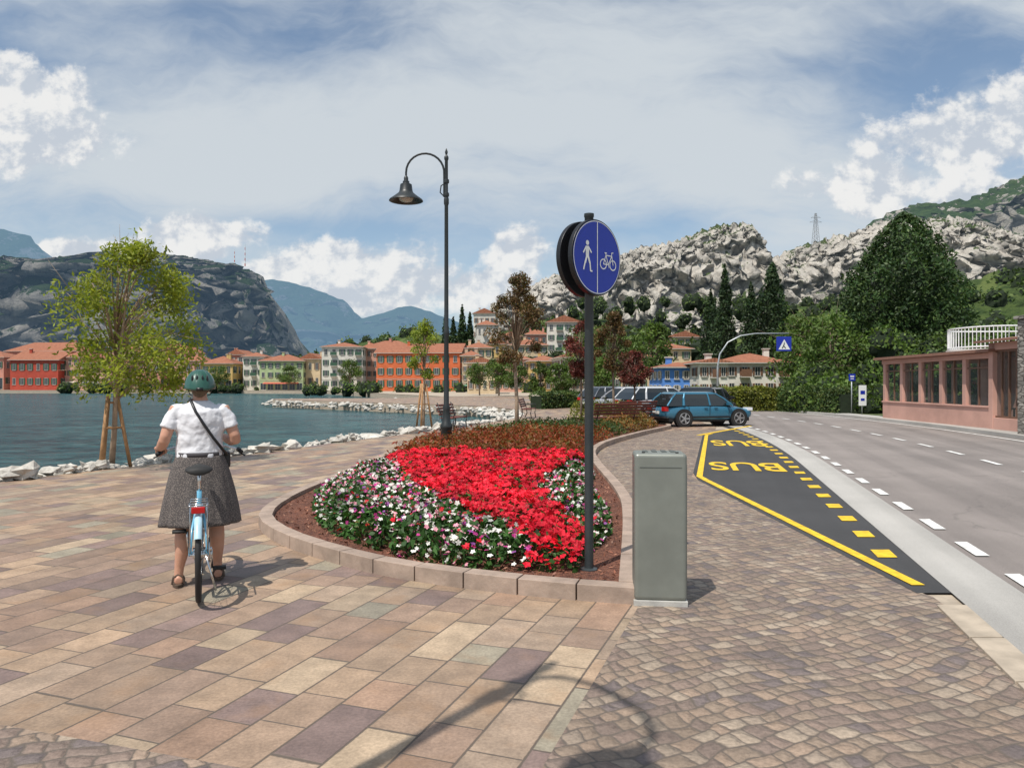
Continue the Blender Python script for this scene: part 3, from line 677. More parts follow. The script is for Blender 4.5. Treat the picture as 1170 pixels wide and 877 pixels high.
for i in range(170):
    u=R.uniform(600,905); d=R.uniform(175,225) if u<690 else R.uniform(125,190); top=np.interp(u,[600,680,760,820,905],[392,380,378,385,385]); z=max(0,Zt(R.uniform(top+8,430),d)); r=R.uniform(1.8,3.6)
    fp.append((A(u,d),d,z-r*.6,r))
for i in range(80):
    u=R.uniform(640,960); d=R.uniform(268,310); fp.append((A(u,d),d,Zt(R.uniform(345,395),d),R.uniform(2,3.8)))
forest('background_trees',fp,85,.15,L_forest)
fp=[]
for i in range(66):
    u=R.uniform(905,1015); d=R.uniform(40,60); fp.append((max(A(u,d),16.8),d,R.uniform(0,1.6)*(1 if d>46 else .3),R.uniform(.6,1.3)))
for i in range(70):
    u=R.uniform(1000,1190); d=R.uniform(46,60); fp.append((A(u,d),d,R.uniform(.6,4.2),R.uniform(.8,1.5)))
forest('roadside_bushes',fp,260,.11,L_mid)
def hedge(name,p,q,wd,h,mat,n,ls):
    p=Vector(p);q=Vector(q);L=(q-p).length;e=empty(name,(p.x,p.y,0),math.atan2(q.y-p.y,q.x-p.x))
    P=np.column_stack([rng.random(n)*L,(rng.random(n)-.5)*wd,rng.random(n)*h]); f=rng.integers(0,3,n)
    hm=np.array([noise.noise(Vector((a*1.1,3,0)))*.18 for a in P[:,0]])
    P[f==0,2]=(h+rng.normal(0,.06,n)+hm)[f==0]; sgn=np.sign(rng.random(n)-.5); P[f==1,1]=(sgn*wd/2)[f==1]+rng.normal(0,.05,(f==1).sum()); P[f==2,1]=-wd/2+rng.normal(0,.08,(f==2).sum())
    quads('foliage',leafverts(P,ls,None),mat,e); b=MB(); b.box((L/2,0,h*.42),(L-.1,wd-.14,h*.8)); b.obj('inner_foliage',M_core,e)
hedge('hedge',(10.6,45.5),(15.9,44.5),1.0,1.3,M_sy,10000,.08)
hedge('hedge',(15.9,44.6),(16.9,38),.9,1.3,M_sg,6000,.08)
hedge('hedge',(1.5,48),(7.5,56),1.0,1.0,M_sg,5000,.1)

# ------------------------------------------------------------------ houses
M_glass=pmat('window_glass',(.03,.04,.05),.12,var=.2,scale=1,spec=.8)
def tile_mat():
    m,t,b=newmat('roof_tiles'); tc=t.n.new('ShaderNodeTexCoord').outputs['Object']; x,y,z=t.sep(tc)
    wv=t.m('SINE',t.m('MULTIPLY',t.m('ADD',x,y),18.0)); n=t.noise(tc,1.5,6,.7); n2=t.noise(tc,9,3)
    c=t.ramp(t.m('ADD',t.m('MULTIPLY',n,.5),t.m('MULTIPLY',n2,.5)),[(.3,(.17,.065,.038)),(.5,(.32,.12,.065)),(.7,(.42,.19,.11))])
    t.l.new(c,b.inputs['Base Color']); b.inputs['Roughness'].default_value=.85; t.l.new(t.bump(wv,.6,.05),b.inputs['Normal']); return m
M_tile=tile_mat()
M_frame=pmat('window_surround',(.50,.47,.42),.75)
WALLC={'red':(.40,.06,.035),'orange':(.56,.13,.045),'pink':(.58,.33,.25),'cream':(.60,.47,.30),'white':(.66,.63,.56),'green':(.38,.47,.25),'beige':(.48,.37,.26),'yellow':(.58,.40,.15),'blue':(.09,.24,.62),'rose':(.52,.24,.18),'grey':(.40,.38,.35)}
SH={'g':(.04,.10,.06),'b':(.16,.08,.045),'w':(.42,.40,.36)}
def house(name,u0,u1,ve,vr,d,wall,st,cols,shut='g',z0=0.0,depth=9,yaw=0.0,hip=True,balc=False,shops=False):
    x0=A(u0,d); x1=A(u1,d); ze=Zt(ve,d)-z0; zr=Zt(vr,d)-z0; W=x1-x0
    e=empty(name,((x0+x1)/2,d,z0),yaw); wm=pmat('stucco_'+wall,WALLC[wall],.85,var=.15,scale=.6,bump=.15,dirt=.2); sm=pmat('shutter_'+shut,SH[shut],.6)
    b=MB(); b.box((0,depth/2,ze/2-1),(W,depth,ze+2)); b.obj('walls',wm,e)
    ov=.5; b=MB(); a=W/2+ov; y0=-ov; y1=depth+ov
    r_=min(a,(y1-y0)/2)*.95 if hip else 0; ym=(y0+y1)/2
    if W>=depth: rv=[(-a+r_,ym,zr),(a-r_,ym,zr)]
    else: rv=[(0,y0+min(a,(y1-y0)/2)*.95 if hip else y0,zr),(0,y1-min(a,(y1-y0)/2)*.95 if hip else y1,zr)]
    vs=[(-a,y0,ze),(a,y0,ze),(a,y1,ze),(-a,y1,ze)]+rv
    if W>=depth: fs=[(0,1,5,4),(1,2,5),(2,3,4,5),(3,0,4)]
    else: fs=[(0,1,4),(1,2,5,4),(2,3,5),(3,0,4,5)]
    b.add(vs,fs,0); b.box((0,ym,ze-.06),(2*a-.01,y1-y0-.01,.10),1)
    for k in range(random.choice([1,2])):
        cx_=W*random.uniform(-.35,.35); b.box((cx_,depth*.4,zr-.2),(.6,.6,1.4),2); b.box((cx_,depth*.4,zr+.55),(.8,.8,.12),1)
    b.obj('roof',[M_tile,M_frame,wm],e)
    g=MB(); s_=MB(); fr=MB(); sh_h=(ze-.4)/st
    def win(px,pz,ww,wh,side=0,sh=True):
        def P(cx,off,cz): return (cx,-off,cz) if side==0 else ((-W/2-off if side==1 else W/2+off),cx,cz)
        def SZ(w_,t_,h_): return (w_,t_,h_) if side==0 else (t_,w_,h_)
        fr.box(P(px,.02,pz),SZ(ww+.14,.08,wh+.14)); g.box(P(px,.045,pz),SZ(ww,.06,wh)); fr.box(P(px,.07,pz),SZ(.05,.05,wh)); fr.box(P(px,.05,pz-wh/2-.11),SZ(ww+.3,.16,.06))
        if sh and random.random()<.85:
            for q in (-1,1): s_.box(P(px+q*(ww*.72+.08),.05,pz),SZ(ww*.46,.1,wh))
    for s in range(st):
        zc=.25+sh_h*(s+.55); wh=min(1.6,sh_h*.50)
        for c_ in range(cols):
            px=-W/2+W*(c_+.5)/cols; ww=min(1.0,W/cols*.34)
            if s==0 and shops: win(px,sh_h*.42,min(2.2,W/cols*.7),sh_h*.7,0,False)
            else: win(px,zc,ww,wh)
            if balc and s>0 and c_%3==1:
                fr.box((px,-.5,zc-wh/2-.2),(W/cols*.8,1.0,.10)); s_.box((px,-.98,zc-wh/2+.25),(W/cols*.8,.04,.8))
        for side in (1,2):
            for c_ in range(3): win(depth*(c_+.5)/3,zc,.95,wh,side)
    if st>2: fr.box((0,-.02,sh_h+.05),(W+.02,.08,.08))
    g.obj('windows',M_glass,e); s_.obj('shutters',sm,e); fr.obj('window_frames',M_frame,e)
    if shops:
        b=MB(); aw=random.choice([(.45,.40,.32),(.10,.22,.14),(.5,.12,.08)])
        b.add([(-W*.4,-.1,sh_h*.86),(W*.4,-.1,sh_h*.86),(W*.4,-1.6,sh_h*.70),(-W*.4,-1.6,sh_h*.70)],[(0,1,2,3)]); b.obj('awning',pmat('awning_%.2f'%aw[0],aw,.8),e)
    return e
V_=[('beige_house',-60,5,408,400,200,'rose',2,7,'g',0),('red_house',12,66,411,400,194,'red',2,6,'g',0),('brown_roof_house',5,92,401,390,212,'rose',3,7,'w',0),
('pink_house',68,92,408,402,197,'pink',3,3,'g',0),('pink_house',92,127,414,404,191,'pink',2,3,'w',0),('cream_house',122,160,403,394,206,'cream',3,4,'g',0),
('rose_house',158,183,413,406,193,'rose',2,3,'g',0),('white_house',183,212,402,393,200,'pink',3,3,'g',0),('pink_house',210,232,412,405,194,'pink',2,2,'b',0),
('cream_house',230,266,415,406,192,'yellow',2,4,'g',0),('grey_house',260,280,405,399,206,'rose',3,2,'w',0),('white_house',278,302,407,402,195,'white',3,3,'g',0),
('green_house',297,346,412,404,190,'green',3,6,'g',0),('cream_house',343,366,410,403,193,'cream',2,3,'b',0),
('white_house',368,414,396,390,188,'white',4,5,'g',0),('red_house',412,432,398,391,196,'pink',4,3,'b',0),('orange_house',429,526,403,391,166,'orange',3,9,'g',0),('cream_house',416,470,396,388,198,'rose',4,5,'g',0),
('beige_house',528,548,406,400,150,'beige',4,3,'b',0),('yellow_house',534,566,414,408,120,'cream',2,4,'b',0),('cream_house',530,562,397,390,172,'cream',4,4,'g',0),
('white_house',545,568,371,365,232,'white',4,4,'w',3),('pink_house',541,566,358,352,262,'white',4,4,'b',6),('cream_house',566,606,410,402,150,'pink',3,5,'g',0),
('cream_house',582,626,394,386,178,'cream',4,5,'g',2),('white_house',625,664,368,360,185,'white',5,4,'g',4),('beige_house',652,690,400,393,160,'beige',4,4,'b',2),
('cream_house',600,626,382,375,235,'rose',3,3,'b',6),('white_house',478,500,397,391,230,'cream',3,3,'g',4),('cream_house',604,640,412,405,140,'yellow',3,4,'b',0),('pink_house',572,596,384,378,240,'pink',3,3,'b',6),('white_house',640,672,408,402,128,'white',3,4,'b',0),('beige_house',508,530,394,388,222,'beige',3,3,'b',4),('rose_house',668,700,386,379,205,'rose',3,4,'b',8),('cream_house',556,580,393,387,200,'yellow',3,3,'g',3),('white_house',690,722,392,385,190,'white',3,4,'b',6),
('blue_house',757,800,419,413,78,'blue',2,4,'w',0),('white_house',799,832,414,409,74,'white',2,3,'b',0),('rose_house',742,790,398,390,120,'cream',3,4,'g',1),
('terracotta_roof_house',829,902,414,402,82,'white',2,5,'b',0),('cream_house',765,800,385,378,165,'cream',3,4,'g',6),('rose_house',700,750,408,400,105,'cream',2,5,'g',0),('white_house',885,938,408,401,92,'white',2,4,'g',0)]
for i,v in enumerate(V_):
    nm,u0,u1,ve,vr,d,wl,st,cl_,shc,z0=v
    house(nm,u0,u1,ve,vr,d,wl,st,cl_,shc,z0,depth=random.uniform(8,12),yaw=random.uniform(-.10,.10),hip=(i%3!=1),balc=(wl=='white'),shops=(z0==0 and d>100 and i%3==0))
fp=[]
for i in range(70):
    u=R.choice([R.uniform(345,430),R.uniform(180,300),R.uniform(430,640),R.uniform(60,180)]); d=(185 if u<345 else R.uniform(130,160)); fp.append((A(u,d),d,0,R.uniform(.6,1.7)))
forest('waterfront_shrubs',fp,60,.18,L_mid)

# ------------------------------------------------------------------ roadside pink building
pk=pmat('pink_stucco',(.54,.31,.25),.85,var=.12,scale=1,bump=.2,dirt=.15); rl=pmat('white_rail',(.8,.8,.8),.4)
def stonewall():
    m,t,b=newmat('stone_wall'); tc=t.n.new('ShaderNodeTexCoord').outputs['Object']; v=t.n.new('ShaderNodeTexVoronoi'); v.inputs['Scale'].default_value=5
    mp=t.n.new('ShaderNodeMapping'); mp.inputs['Scale'].default_value=(.7,.7,2.0); t.l.new(tc,mp.inputs[0]); t.l.new(mp.outputs[0],v.inputs['Vector'])
    v2=t.n.new('ShaderNodeTexVoronoi'); v2.feature='DISTANCE_TO_EDGE'; v2.inputs['Scale'].default_value=5; t.l.new(mp.outputs[0],v2.inputs['Vector'])
    c=t.ramp(t.sep(v.outputs['Color'])[0],[(0,(.15,.14,.125)),(.5,(.28,.26,.23)),(1,(.40,.37,.33))]); c=t.mix(t.ss(v2.outputs['Distance'],.0,.06),(.09,.08,.07),c)
    t.l.new(c,b.inputs['Base Color']); b.inputs['Roughness'].default_value=.9; t.l.new(t.bump(t.ss(v2.outputs['Distance'],0,.12),1.0,.05),b.inputs['Normal']); return m
stn=stonewall(); M_rbr=pmat('roof_brown',(.26,.13,.09),.8,bump=.3); M_fb=pmat('frame_brown',(.16,.085,.055),.6)
Pa=Vector((15.75,23.0)); Pb=Vector((16.35,33.2)); ang=math.atan2(Pb.y-Pa.y,Pb.x-Pa.x); e=empty('pink_building',(Pa.x,Pa.y,.0),ang); Lb=(Pb-Pa).length
b=MB()
b.box((Lb/2+.9,-.10,.40),(Lb-1.8,.2,.80)); b.box((Lb/2+.9,-.10,.83),(Lb-1.75,.28,.06))
nP=5; x_s=2.0
for i in range(nP+1):
    xx=x_s+(Lb-x_s-.12)*i/nP; b.box((xx,-.10,1.66),(.24,.17,1.60))
b.box((Lb/2+.9,-.10,2.55),(Lb-1.7,.24,.18)); b.box((Lb/2+.9,-3.0,.16),(Lb-1.8,.18,.3)); b.box((Lb/2+.9,-3.0,2.55),(Lb-1.8,.20,.18))
for i in range(1,nP+1,2): b.box((x_s+(Lb-x_s-.12)*i/nP,-3.0,1.38),(.18,.17,2.14))
b.box((Lb-.12,-1.6,.40),(.23,2.6,.8)); b.box((Lb-.12,-1.6,2.55),(.23,2.6,.17))
for q in (-1.0,-2.0): b.box((Lb-.12,q,1.63),(.22,.16,1.64))
for q in (.10,1.78): b.box((q,-.10,1.5),(.24,.4,2.9))
b.box((.94,-.10,.25),(1.42,.38,.5)); b.box((.94,-.10,2.83),(1.42,.38,.24)); b.box((.95,-2.9,1.5),(2.0,.3,2.9)); b.box((1.9,-1.85,.5),(.14,1.9,1.0))
b.obj('walls',pk,e,bevel=.01)
b=MB(); b.box((Lb/2+.9,-1.55,2.70),(Lb-1.3,3.7,.10)); b.add([(-.3,.45,3.02),(2.15,.45,3.02),(2.15,-4,3.55),(-.3,-4,3.55),(-.3,.45,2.95),(2.15,.45,2.95),(2.15,-4,3.44),(-.3,-4,3.44)],[(0,1,2,3),(4,7,6,5),(0,4,5,1),(1,5,6,2),(3,7,4,0)]); b.obj('roof',M_rbr,e)
b=MB(); b.box((.94,-.05,1.6),(1.42,.02,2.2))
for i in range(nP): 
    x0_=x_s+(Lb-x_s-.12)*(i+.5)/nP; b.box((x0_,-.12,1.66),((Lb-x_s)/nP-.26,.012,1.58))
mg,tg,bg_=newmat('veranda_glass'); bg_.inputs['Base Color'].default_value=(.10,.13,.13,1); bg_.inputs['Roughness'].default_value=.04; tr_=tg.n.new('ShaderNodeBsdfTransparent'); mx_=tg.n.new('ShaderNodeMixShader'); mx_.inputs[0].default_value=.22
tg.l.new(tr_.outputs[0],mx_.inputs[1]); tg.l.new(bg_.outputs[0],mx_.inputs[2]); tg.l.new(mx_.outputs[0],tg.n['Material Output'].inputs[0])
b.obj('windows',mg,e)
b=MB()
for i in range(nP):
    x0_=x_s+(Lb-x_s-.12)*(i+.5)/nP
    b.box((x0_,-.10,1.66),(.05,.05,1.58)); b.box((x0_,-.09,2.15),((Lb-x_s)/nP-.24,.05,.05))
for q in (-.4,0.0,.4): b.box((.94+q,-.02,1.6),(.06,.06,2.2))
for q in (.53,2.67): b.box((.94,-.018,q),(1.42,.07,.07))
b.obj('window_frames',M_fb,e)
b=MB()
for i in range(16): b.tube([(.30+i*.035,-.35+.02*math.sin(i*2.2),.55),(.30+i*.035,-.35+.02*math.sin(i*2.2),2.65)],.018,6)
b.obj('curtain',pmat('curtain_cloth',(.62,.58,.50),.9),e,smooth=True)
b=MB()
for i in range(3):
    cx_=3.4+i*2.2; b.lathe([(.03,.0),(.03,.72)],(cx_,-1.6,0),10); b.box((cx_,-1.6,.74),(.8,.8,.04))
b.obj('tables',M_fb,e)
sheet('veranda_floor',[(15.9,25),(16.4,33.1),(19.4,33),(18.9,25)],.01,M_conc)
b=MB(); RR_=1.75; cxr,cyr=8.9,-3.6
b.box((cxr,-5.6,1.4),(3.6,2.6,2.8)); b.obj('rear_wing',pk,e)
b=MB()
for i in range(30):
    a=math.pi*i/29; b.tube([(cxr-math.cos(a)*RR_,cyr+math.sin(a)*1.2,3.02),(cxr-math.cos(a)*RR_,cyr+math.sin(a)*1.2,3.92)],.016,5)
for zz in (3.12,3.92): b.tube([(cxr-math.cos(math.pi*i/29)*RR_,cyr+math.sin(math.pi*i/29)*1.2,zz) for i in range(30)]+[(cxr+RR_,-6,zz)],.028,6)
for i in range(10): b.tube([(cxr-RR_,cyr-.26*i,3.02),(cxr-RR_,cyr-.26*i,3.92)],.016,5)
b.tube([(cxr-RR_,cyr,3.92),(cxr-RR_,-6.2,3.92)],.028,6)
b.obj('terrace_railing',rl,e)
b=MB(); b.loft([((cxr,cyr-.6,2.81),RR_+.15,1.95),((cxr,cyr-.6,3.03),RR_+.15,1.95)],32); b.obj('terrace_slab',pmat('terrace_white',(.62,.60,.56),.8),e)
e2=empty('stone_wall',(14.95,20.6,0),0); b=MB(); b.box((1.2,.9,1.75),(2.3,1.7,3.5)); b.box((1.2,.9,3.56),(2.45,1.85,.10)); b.obj('masonry',stn,e2,bevel=.02)
# ------------------------------------------------------------------ street lamps
M_iron=pmat('lamp_iron',(.018,.022,.022),.42,var=.2,scale=20,spec=.6)
M_lens=pmat('lamp_glass',(.55,.55,.5),.25)
def street_lamp(x,y,z0,ang,h=6.85,r=.43,k=1.0):
    e=empty('street_lamp',(x,y,z0),ang); b=MB()
    b.lathe([(.17,0),(.17,.10),(.13,.14),(.12,.5),(.14,.54),(.14,.60),(.10,.66),(.075,.95),(.085,1.0),(.06,1.06),(.052,2.6),(.065,2.65),(.065,2.72),(.05,2.78),(.042,5.55),(.058,5.6),(.058,5.7),(.04,5.76),(.036,h-.28),(.05,h-.25),(.05,h-.2),(.02,h-.15),(.035,h-.09),(.012,h-.02),(.003,h)],n=20)
    cz=h-.55; pts=[(-.05,0,cz-.55),(-.05,0,cz-.1)]
    pts+=[(-.05-r+r*math.cos(a),0,cz+r*math.sin(a)) for a in np.linspace(.12,math.pi,14)]+[(-.05-2*r,0,cz-.12)]
    b.tube(pts,.024,10)
    b.tube([(-.04,0,cz-.55),(-.14,0,cz-.45),(-.12,0,cz-.3),(-.05,0,cz-.25)],.014,8)
    for zz in (cz-.5,cz-.2): b.lathe([(.06,zz-.04),(.065,zz),(.06,zz+.04)],n=16)
    X0=-.05-2*r
    b.lathe([(.03*k,cz-.08),(.05*k,cz-.12),(.05*k,cz-.18),(.075*k,cz-.2),(.075*k,cz-.24),(.13*k,cz-.27),(.15*k,cz-.42),(.17*k,cz-.46),(.27*k,cz-.54),(.37*k,cz-.61),(.385*k,cz-.64),(.37*k,cz-.645),(.26*k,cz-.58),(.15*k,cz-.5)],(X0,0,0),28)
    b.obj('post_and_shade',M_iron,e,smooth=True,auto=35)
    b=MB(); b.ell((X0,0,cz-.58),(.17*k,.17*k,.09),0,16,8); b.obj('lamp_lens',M_lens,e,smooth=True)
    return e
street_lamp(A(510,17.0),17.0,.07,0)
street_lamp(-1.95,1.27,0,math.atan2(.97,-.7),k=.55)
# ------------------------------------------------------------------ bike/pedestrian sign
M_blue=pmat('sign_blue',(.010,.028,.34),.35,var=.04); M_blk=pmat('sign_black',(.012,.012,.014),.4); M_post=pmat('post_grey',(.045,.055,.06),.45,metal=.2)
def strip2(b,p,q,w_,y,mi=0):
    p=Vector(p);q=Vector(q);d=(q-p).normalized();n=Vector((-d.y,d.x))*w_/2
    vs=[p-n,q-n,q+n,p+n]; b.add([(v.x,y,v.y) for v in vs],[(0,1,2,3)],mi)
def disc2(b,c,r,y,n=20,r0=0,mi=0):
    if r0==0: b.add([(c[0]+r*math.cos(2*math.pi*i/n),y,c[1]+r*math.sin(2*math.pi*i/n)) for i in range(n)],[tuple(range(n))],mi)
    else:
        vs=[]
        for i in range(n+1):
            a=2*math.pi*i/n
            vs+=[(c[0]+r*math.cos(a),y,c[1]+r*math.sin(a)),(c[0]+r0*math.cos(a),y,c[1]+r0*math.sin(a))]
        b.add(vs,[(2*i,2*i+2,2*i+3,2*i+1) for i in range(n)],mi)
sg=empty('pedestrian_cycle_sign',(A(673,6.2),6.2,.07)); 
b=MB(); b.lathe([(.037,0),(.037,2.90),(.041,2.905),(.041,2.93)],n=20); b.lathe([(.075,0),(.075,.012),(.045,.02)],n=20); b.obj('post',M_post,sg,smooth=True,auto=40)
th=math.radians(44); hd=empty('sign_head',(0,0,2.56),th,parent=sg)
for s_,nm in ((-1,'front_panel'),(1,'rear_panel')):
    b=MB(); b.tube([(0,s_*.042,0),(0,s_*.085,0)],.31,72); b.obj(nm,M_blk,hd,bevel=.004)
b=MB(); b.box((0,0,.12),(.12,.083,.03)); b.box((0,0,-.12),(.12,.083,.03)); b.obj('clamps',M_post,hd)
yf=-.0875
b=MB(); b.add([(.298*math.cos(2*math.pi*i/72),yf,.298*math.sin(2*math.pi*i/72)) for i in range(72)],[tuple(range(72))]); b.obj('blue_face',M_blue,hd)
b=MB(); y2=yf-.002
strip2(b,(0,-.288),(0,.288),.009,y2); disc2(b,(0,0),.296,y2-.0003,64,.290)
cx_=-.125
disc2(b,(cx_,.105),.020,y2)
b.add([(cx_-.022,y2,.078),(cx_+.020,y2,.080),(cx_+.018,y2,-.01),(cx_-.020,y2,-.01)],[(0,1,2,3)])
strip2(b,(cx_-.018,.07),(cx_-.052,.02),.014,y2-.0005); strip2(b,(cx_+.016,.07),(cx_+.05,.03),.014,y2-.0005)
strip2(b,(cx_-.008,0),(cx_-.03,-.06),.020,y2-.001);strip2(b,(cx_-.03,-.05),(cx_-.05,-.115),.015,y2-.0015); strip2(b,(cx_+.008,0),(cx_+.03,-.055),.020,y2-.0005); strip2(b,(cx_+.03,-.05),(cx_+.038,-.12),.015,y2-.001); strip2(b,(cx_+.036,-.118),(cx_+.06,-.118),.012,y2-.0015)
bx=.138
for q in (-.062,.062): disc2(b,(bx+q,-.045),.044,y2,28,.035)
fr_=[((-.062,-.045),(-.03,.03)),((-.03,.03),(.045,.03)),((-.062,-.045),(0,-.045)),((0,-.045),(-.035,.045)),((0,-.045),(.045,.03)),((.062,-.045),(.04,.055)),((.04,.055),(.065,.06)),((-.05,.048),(-.02,.048)),((0,-.045),(.01,-.07))]
for i,(p,q) in enumerate(fr_): strip2(b,(bx+p[0],p[1]),(bx+q[0],q[1]),.008,y2-.0004*(i+1))
b.obj('white_symbols',M_white,hd)
# ------------------------------------------------------------------ grey service cabinet
M_cab=pmat('cabinet_grey',(.21,.225,.20),.42,metal=.25,var=.12,scale=3,bump=.06,dirt=.15)
cb=empty('utility_pillar',(1.085,5.56,0),math.radians(-6))
b=MB(); b.box((0,0,.57),(.375,.30,1.06)); b.obj('cabinet_body',M_cab,cb,bevel=.028,seg=4)
b=MB(); b.box((0,0,.02),(.385,.31,.045)); b.obj('plinth',pmat('plinth_concrete',(.42,.41,.38),.8,bump=.3),cb,bevel=.004)
b=MB(); b.box((.1875,0,.55),(.004,.24,.94)); b.box((-.1875,0,.55),(.004,.006,.96)); b.box((0,-.151,1.0),(.30,.004,.004))
for q in (-.10,-.035,.035,.10): b.box((q,.03,1.1015),(.035,.16,.006))
b.obj('door_seams',pmat('seam_dark',(.09,.10,.09),.5),cb)
b=MB()
for q in (-.12,.12): b.tube([(q,-.10,1.10),(q,-.10,1.108)],.012,12)
b.obj('locks',M_blk,cb)

# ------------------------------------------------------------------ benches
def bench(x,y,rz,w=1.7,z0=0):
    e=empty('park_bench',(x,y,z0),rz); b=MB()
    for i in range(5): b.box((0,-.18+i*.1,.44),(w,.075,.03))
    for i in range(4): b.box((0,.27+i*.035,.56+i*.1),(w,.03,.075),rot=Matrix.Rotation(-.3,3,'X'))
    b.obj('slats',pmat('bench_wood',(.16,.045,.03),.6,var=.2),e,bevel=.006)
    b=MB()
    for q in (-w*.4,w*.4):
        b.tube([(q,-.22,0),(q,-.18,.25),(q,-.22,.42),(q,.22,.42),(q,.27,.6),(q,.40,.95)],.022,8); b.tube([(q,.3,0),(q,.2,.2),(q,.22,.42)],.022,8); b.tube([(q,-.2,.42),(q,-.22,.64),(q,.26,.66)],.018,8)
    b.obj('iron_legs',M_iron,e,smooth=True)
bench(-2.0,26.3,math.radians(75)); bench(.8,35.5,math.radians(80)); bench(3.3,24.9,math.radians(-150),1.9,0.07); bench(4.5,28.2,math.radians(-150),1.8,0.07)

# ------------------------------------------------------------------ cars
M_tyre=pmat('tyre',(.02,.02,.02),.85); M_rim=pmat('wheel_rim',(.45,.46,.48),.3,metal=.8); M_cg=pmat('car_glass',(.015,.02,.022),.06,var=.05,spec=.9)
M_rl=pmat('tail_light',(.45,.01,.01),.25); M_hl=pmat('head_light',(.75,.77,.8),.15); M_plate=pmat('number_plate',(.7,.7,.66),.5)
def car(name,x,y,rz,col,L=4.1,W=1.72,Ht=1.45,kind='hatch'):
    e=empty(name,(x,y,.004),rz); pm=pmat('paint_'+name,col,.28,metal=.3,var=.03,coat=.8)
    hood=.86*Ht/1.45; belt=.92*Ht/1.45
    if kind=='suv': hood=1.0*Ht/1.6; belt=1.05*Ht/1.6
    st=[(-L/2,.42,.58,.72),(-L/2+.05,.30,.74,.86),(-L/2+.35,.24,belt-.03,.95),(-L*.25,.22,belt,1.0),(0,.22,belt-.01,1.0),(L*.2,.22,belt-.03,1.0),(L*.30,.22,hood-.01,.99),(L*.42,.24,hood-.12,.95),(L/2-.07,.28,.66,.85),(L/2,.40,.54,.72)]
    b=MB(); vs=[];fs=[];m=12
    for (xx,zb,zt,wf) in st:
        w_=W/2*wf; ring=[(-w_*.82,zb),(-w_*.97,zb+.07),(-w_,zb+(zt-zb)*.45),(-w_*.97,zt-.10),(-w_*.90,zt-.02),(-w_*.5,zt+.015),(w_*.5,zt+.015),(w_*.90,zt-.02),(w_*.97,zt-.10),(w_,zb+(zt-zb)*.45),(w_*.97,zb+.07),(w_*.82,zb)]
        vs+=[(xx,p[0],p[1]) for p in ring]
    for i in range(len(st)-1):
        for k in range(m):
            k2=(k+1)%m; fs.append((i*m+k,(i+1)*m+k,(i+1)*m+k2,i*m+k2))
    fs.append(tuple(range(m))); fs.append(tuple((len(st)-1)*m+k for k in range(m))[::-1])
    b.add(vs,fs); o=b.obj('body',pm,e,smooth=True); sb=o.modifiers.new('s','SUBSURF'); sb.levels=1; sb.render_levels=2
    xr0,xr1=(-L*.48,-L*.36) if kind!='coupe' else (-L*.45,-L*.17); xf0,xf1=L*.25,L*.07
    if kind=='coupe': xf0,xf1=L*.22,L*.04
    w0=W/2*.93;w1=W/2*.72; zb=belt-.05
    def ring4(z,xa,xb,w_): return [(xa,-w_,z),(xb,-w_,z),(xb,w_,z),(xa,w_,z)]
    lp=lambda a,c,q:a+(c-a)*q
    b=MB(); vs=ring4(zb,xr0,xf0,w0)+ring4(lp(zb,Ht-.06,.6),lp(xr0,xr1,.5),lp(xf0,xf1,.52),lp(w0,w1,.5))+ring4(Ht-.06,xr1,xf1,w1); 
    fs=[]
    for r0 in (0,4): fs+=[(r0+i,r0+(i+1)%4,r0+4+(i+1)%4,r0+4+i) for i in range(4)]
    b.add(vs,fs+[(8,9,10,11)]); b.obj('glass',M_cg,e,bevel=.03,seg=3)
    b=MB(); vs=ring4(Ht-.085,xr1-.05,xf1+.06,w1+.02)+ring4(Ht-.02,xr1+.05,xf1-.06,w1*.93)+ring4(Ht,xr1+.22,xf1-.25,w1*.7)
    fs=[]
    for r0 in (0,4): fs+=[(r0+i,r0+(i+1)%4,r0+4+(i+1)%4,r0+4+i) for i in range(4)]
    b.add(vs,fs+[(8,9,10,11),(3,2,1,0)])
    for s_ in (-1,1):
        for (xa,xb) in ((xr0,xr1),(xf0,xf1),(-.02,-.06)):
            b.tube([(xa,s_*w0,zb),(lp(xa,xb,.52),s_*(lp(w0,w1,.5)+.004),lp(zb,Ht-.06,.6)),(xb,s_*(w1+.005),Ht-.06)],[.042,.036,.032],8)
        b.tube([(-L*.30,s_*w0,zb),(-L*.29,s_*(lp(w0,w1,.5)+.004),lp(zb,Ht-.06,.6)),(-L*.27 if kind!='coupe' else -L*.18,s_*(w1+.005),Ht-.06)],[.06,.05,.04],8)
        b.box((L*.19,s_*(W/2+.05),belt+.03),(.12,.18,.11))
    b.obj('roof_and_pillars',pm,e,smooth=False,bevel=.02,seg=3)
    b=MB(); wx=(L*.315,-L*.30); r=.31 if kind!='suv' else .35
    for xx in wx:
        for s_ in (-1,1):
            b.tube([(xx,s_*(W/2-.20),r),(xx,s_*(W/2+.004),r)],r+.05,28,2)
            b.tube([(xx,s_*(W/2-.18),r),(xx,s_*(W/2+.018),r)],r,28,0); b.tube([(xx,s_*(W/2-.1),r),(xx,s_*(W/2+.021),r)],r*.66,20,2)
            for k in range(5):
                a=k*1.2566; b.bar((xx,s_*(W/2+.024),r),(xx+math.cos(a)*r*.62,s_*(W/2+.024),r+math.sin(a)*r*.62),.02,.06,1)
            b.tube([(xx,s_*W/2,r),(xx,s_*(W/2+.038),r)],r*.16,12,1)
            b.tube([(xx+math.cos(2*math.pi*k/24)*r*.66,s_*(W/2+.022),r+math.sin(2*math.pi*k/24)*r*.66) for k in range(24)],.014,6,1,closed=True)
    b.box((0,0,.26),(L*.9,W*.86,.12),2)
    b.obj('wheels',[M_tyre,M_rim,M_blk],e)
    b=MB()
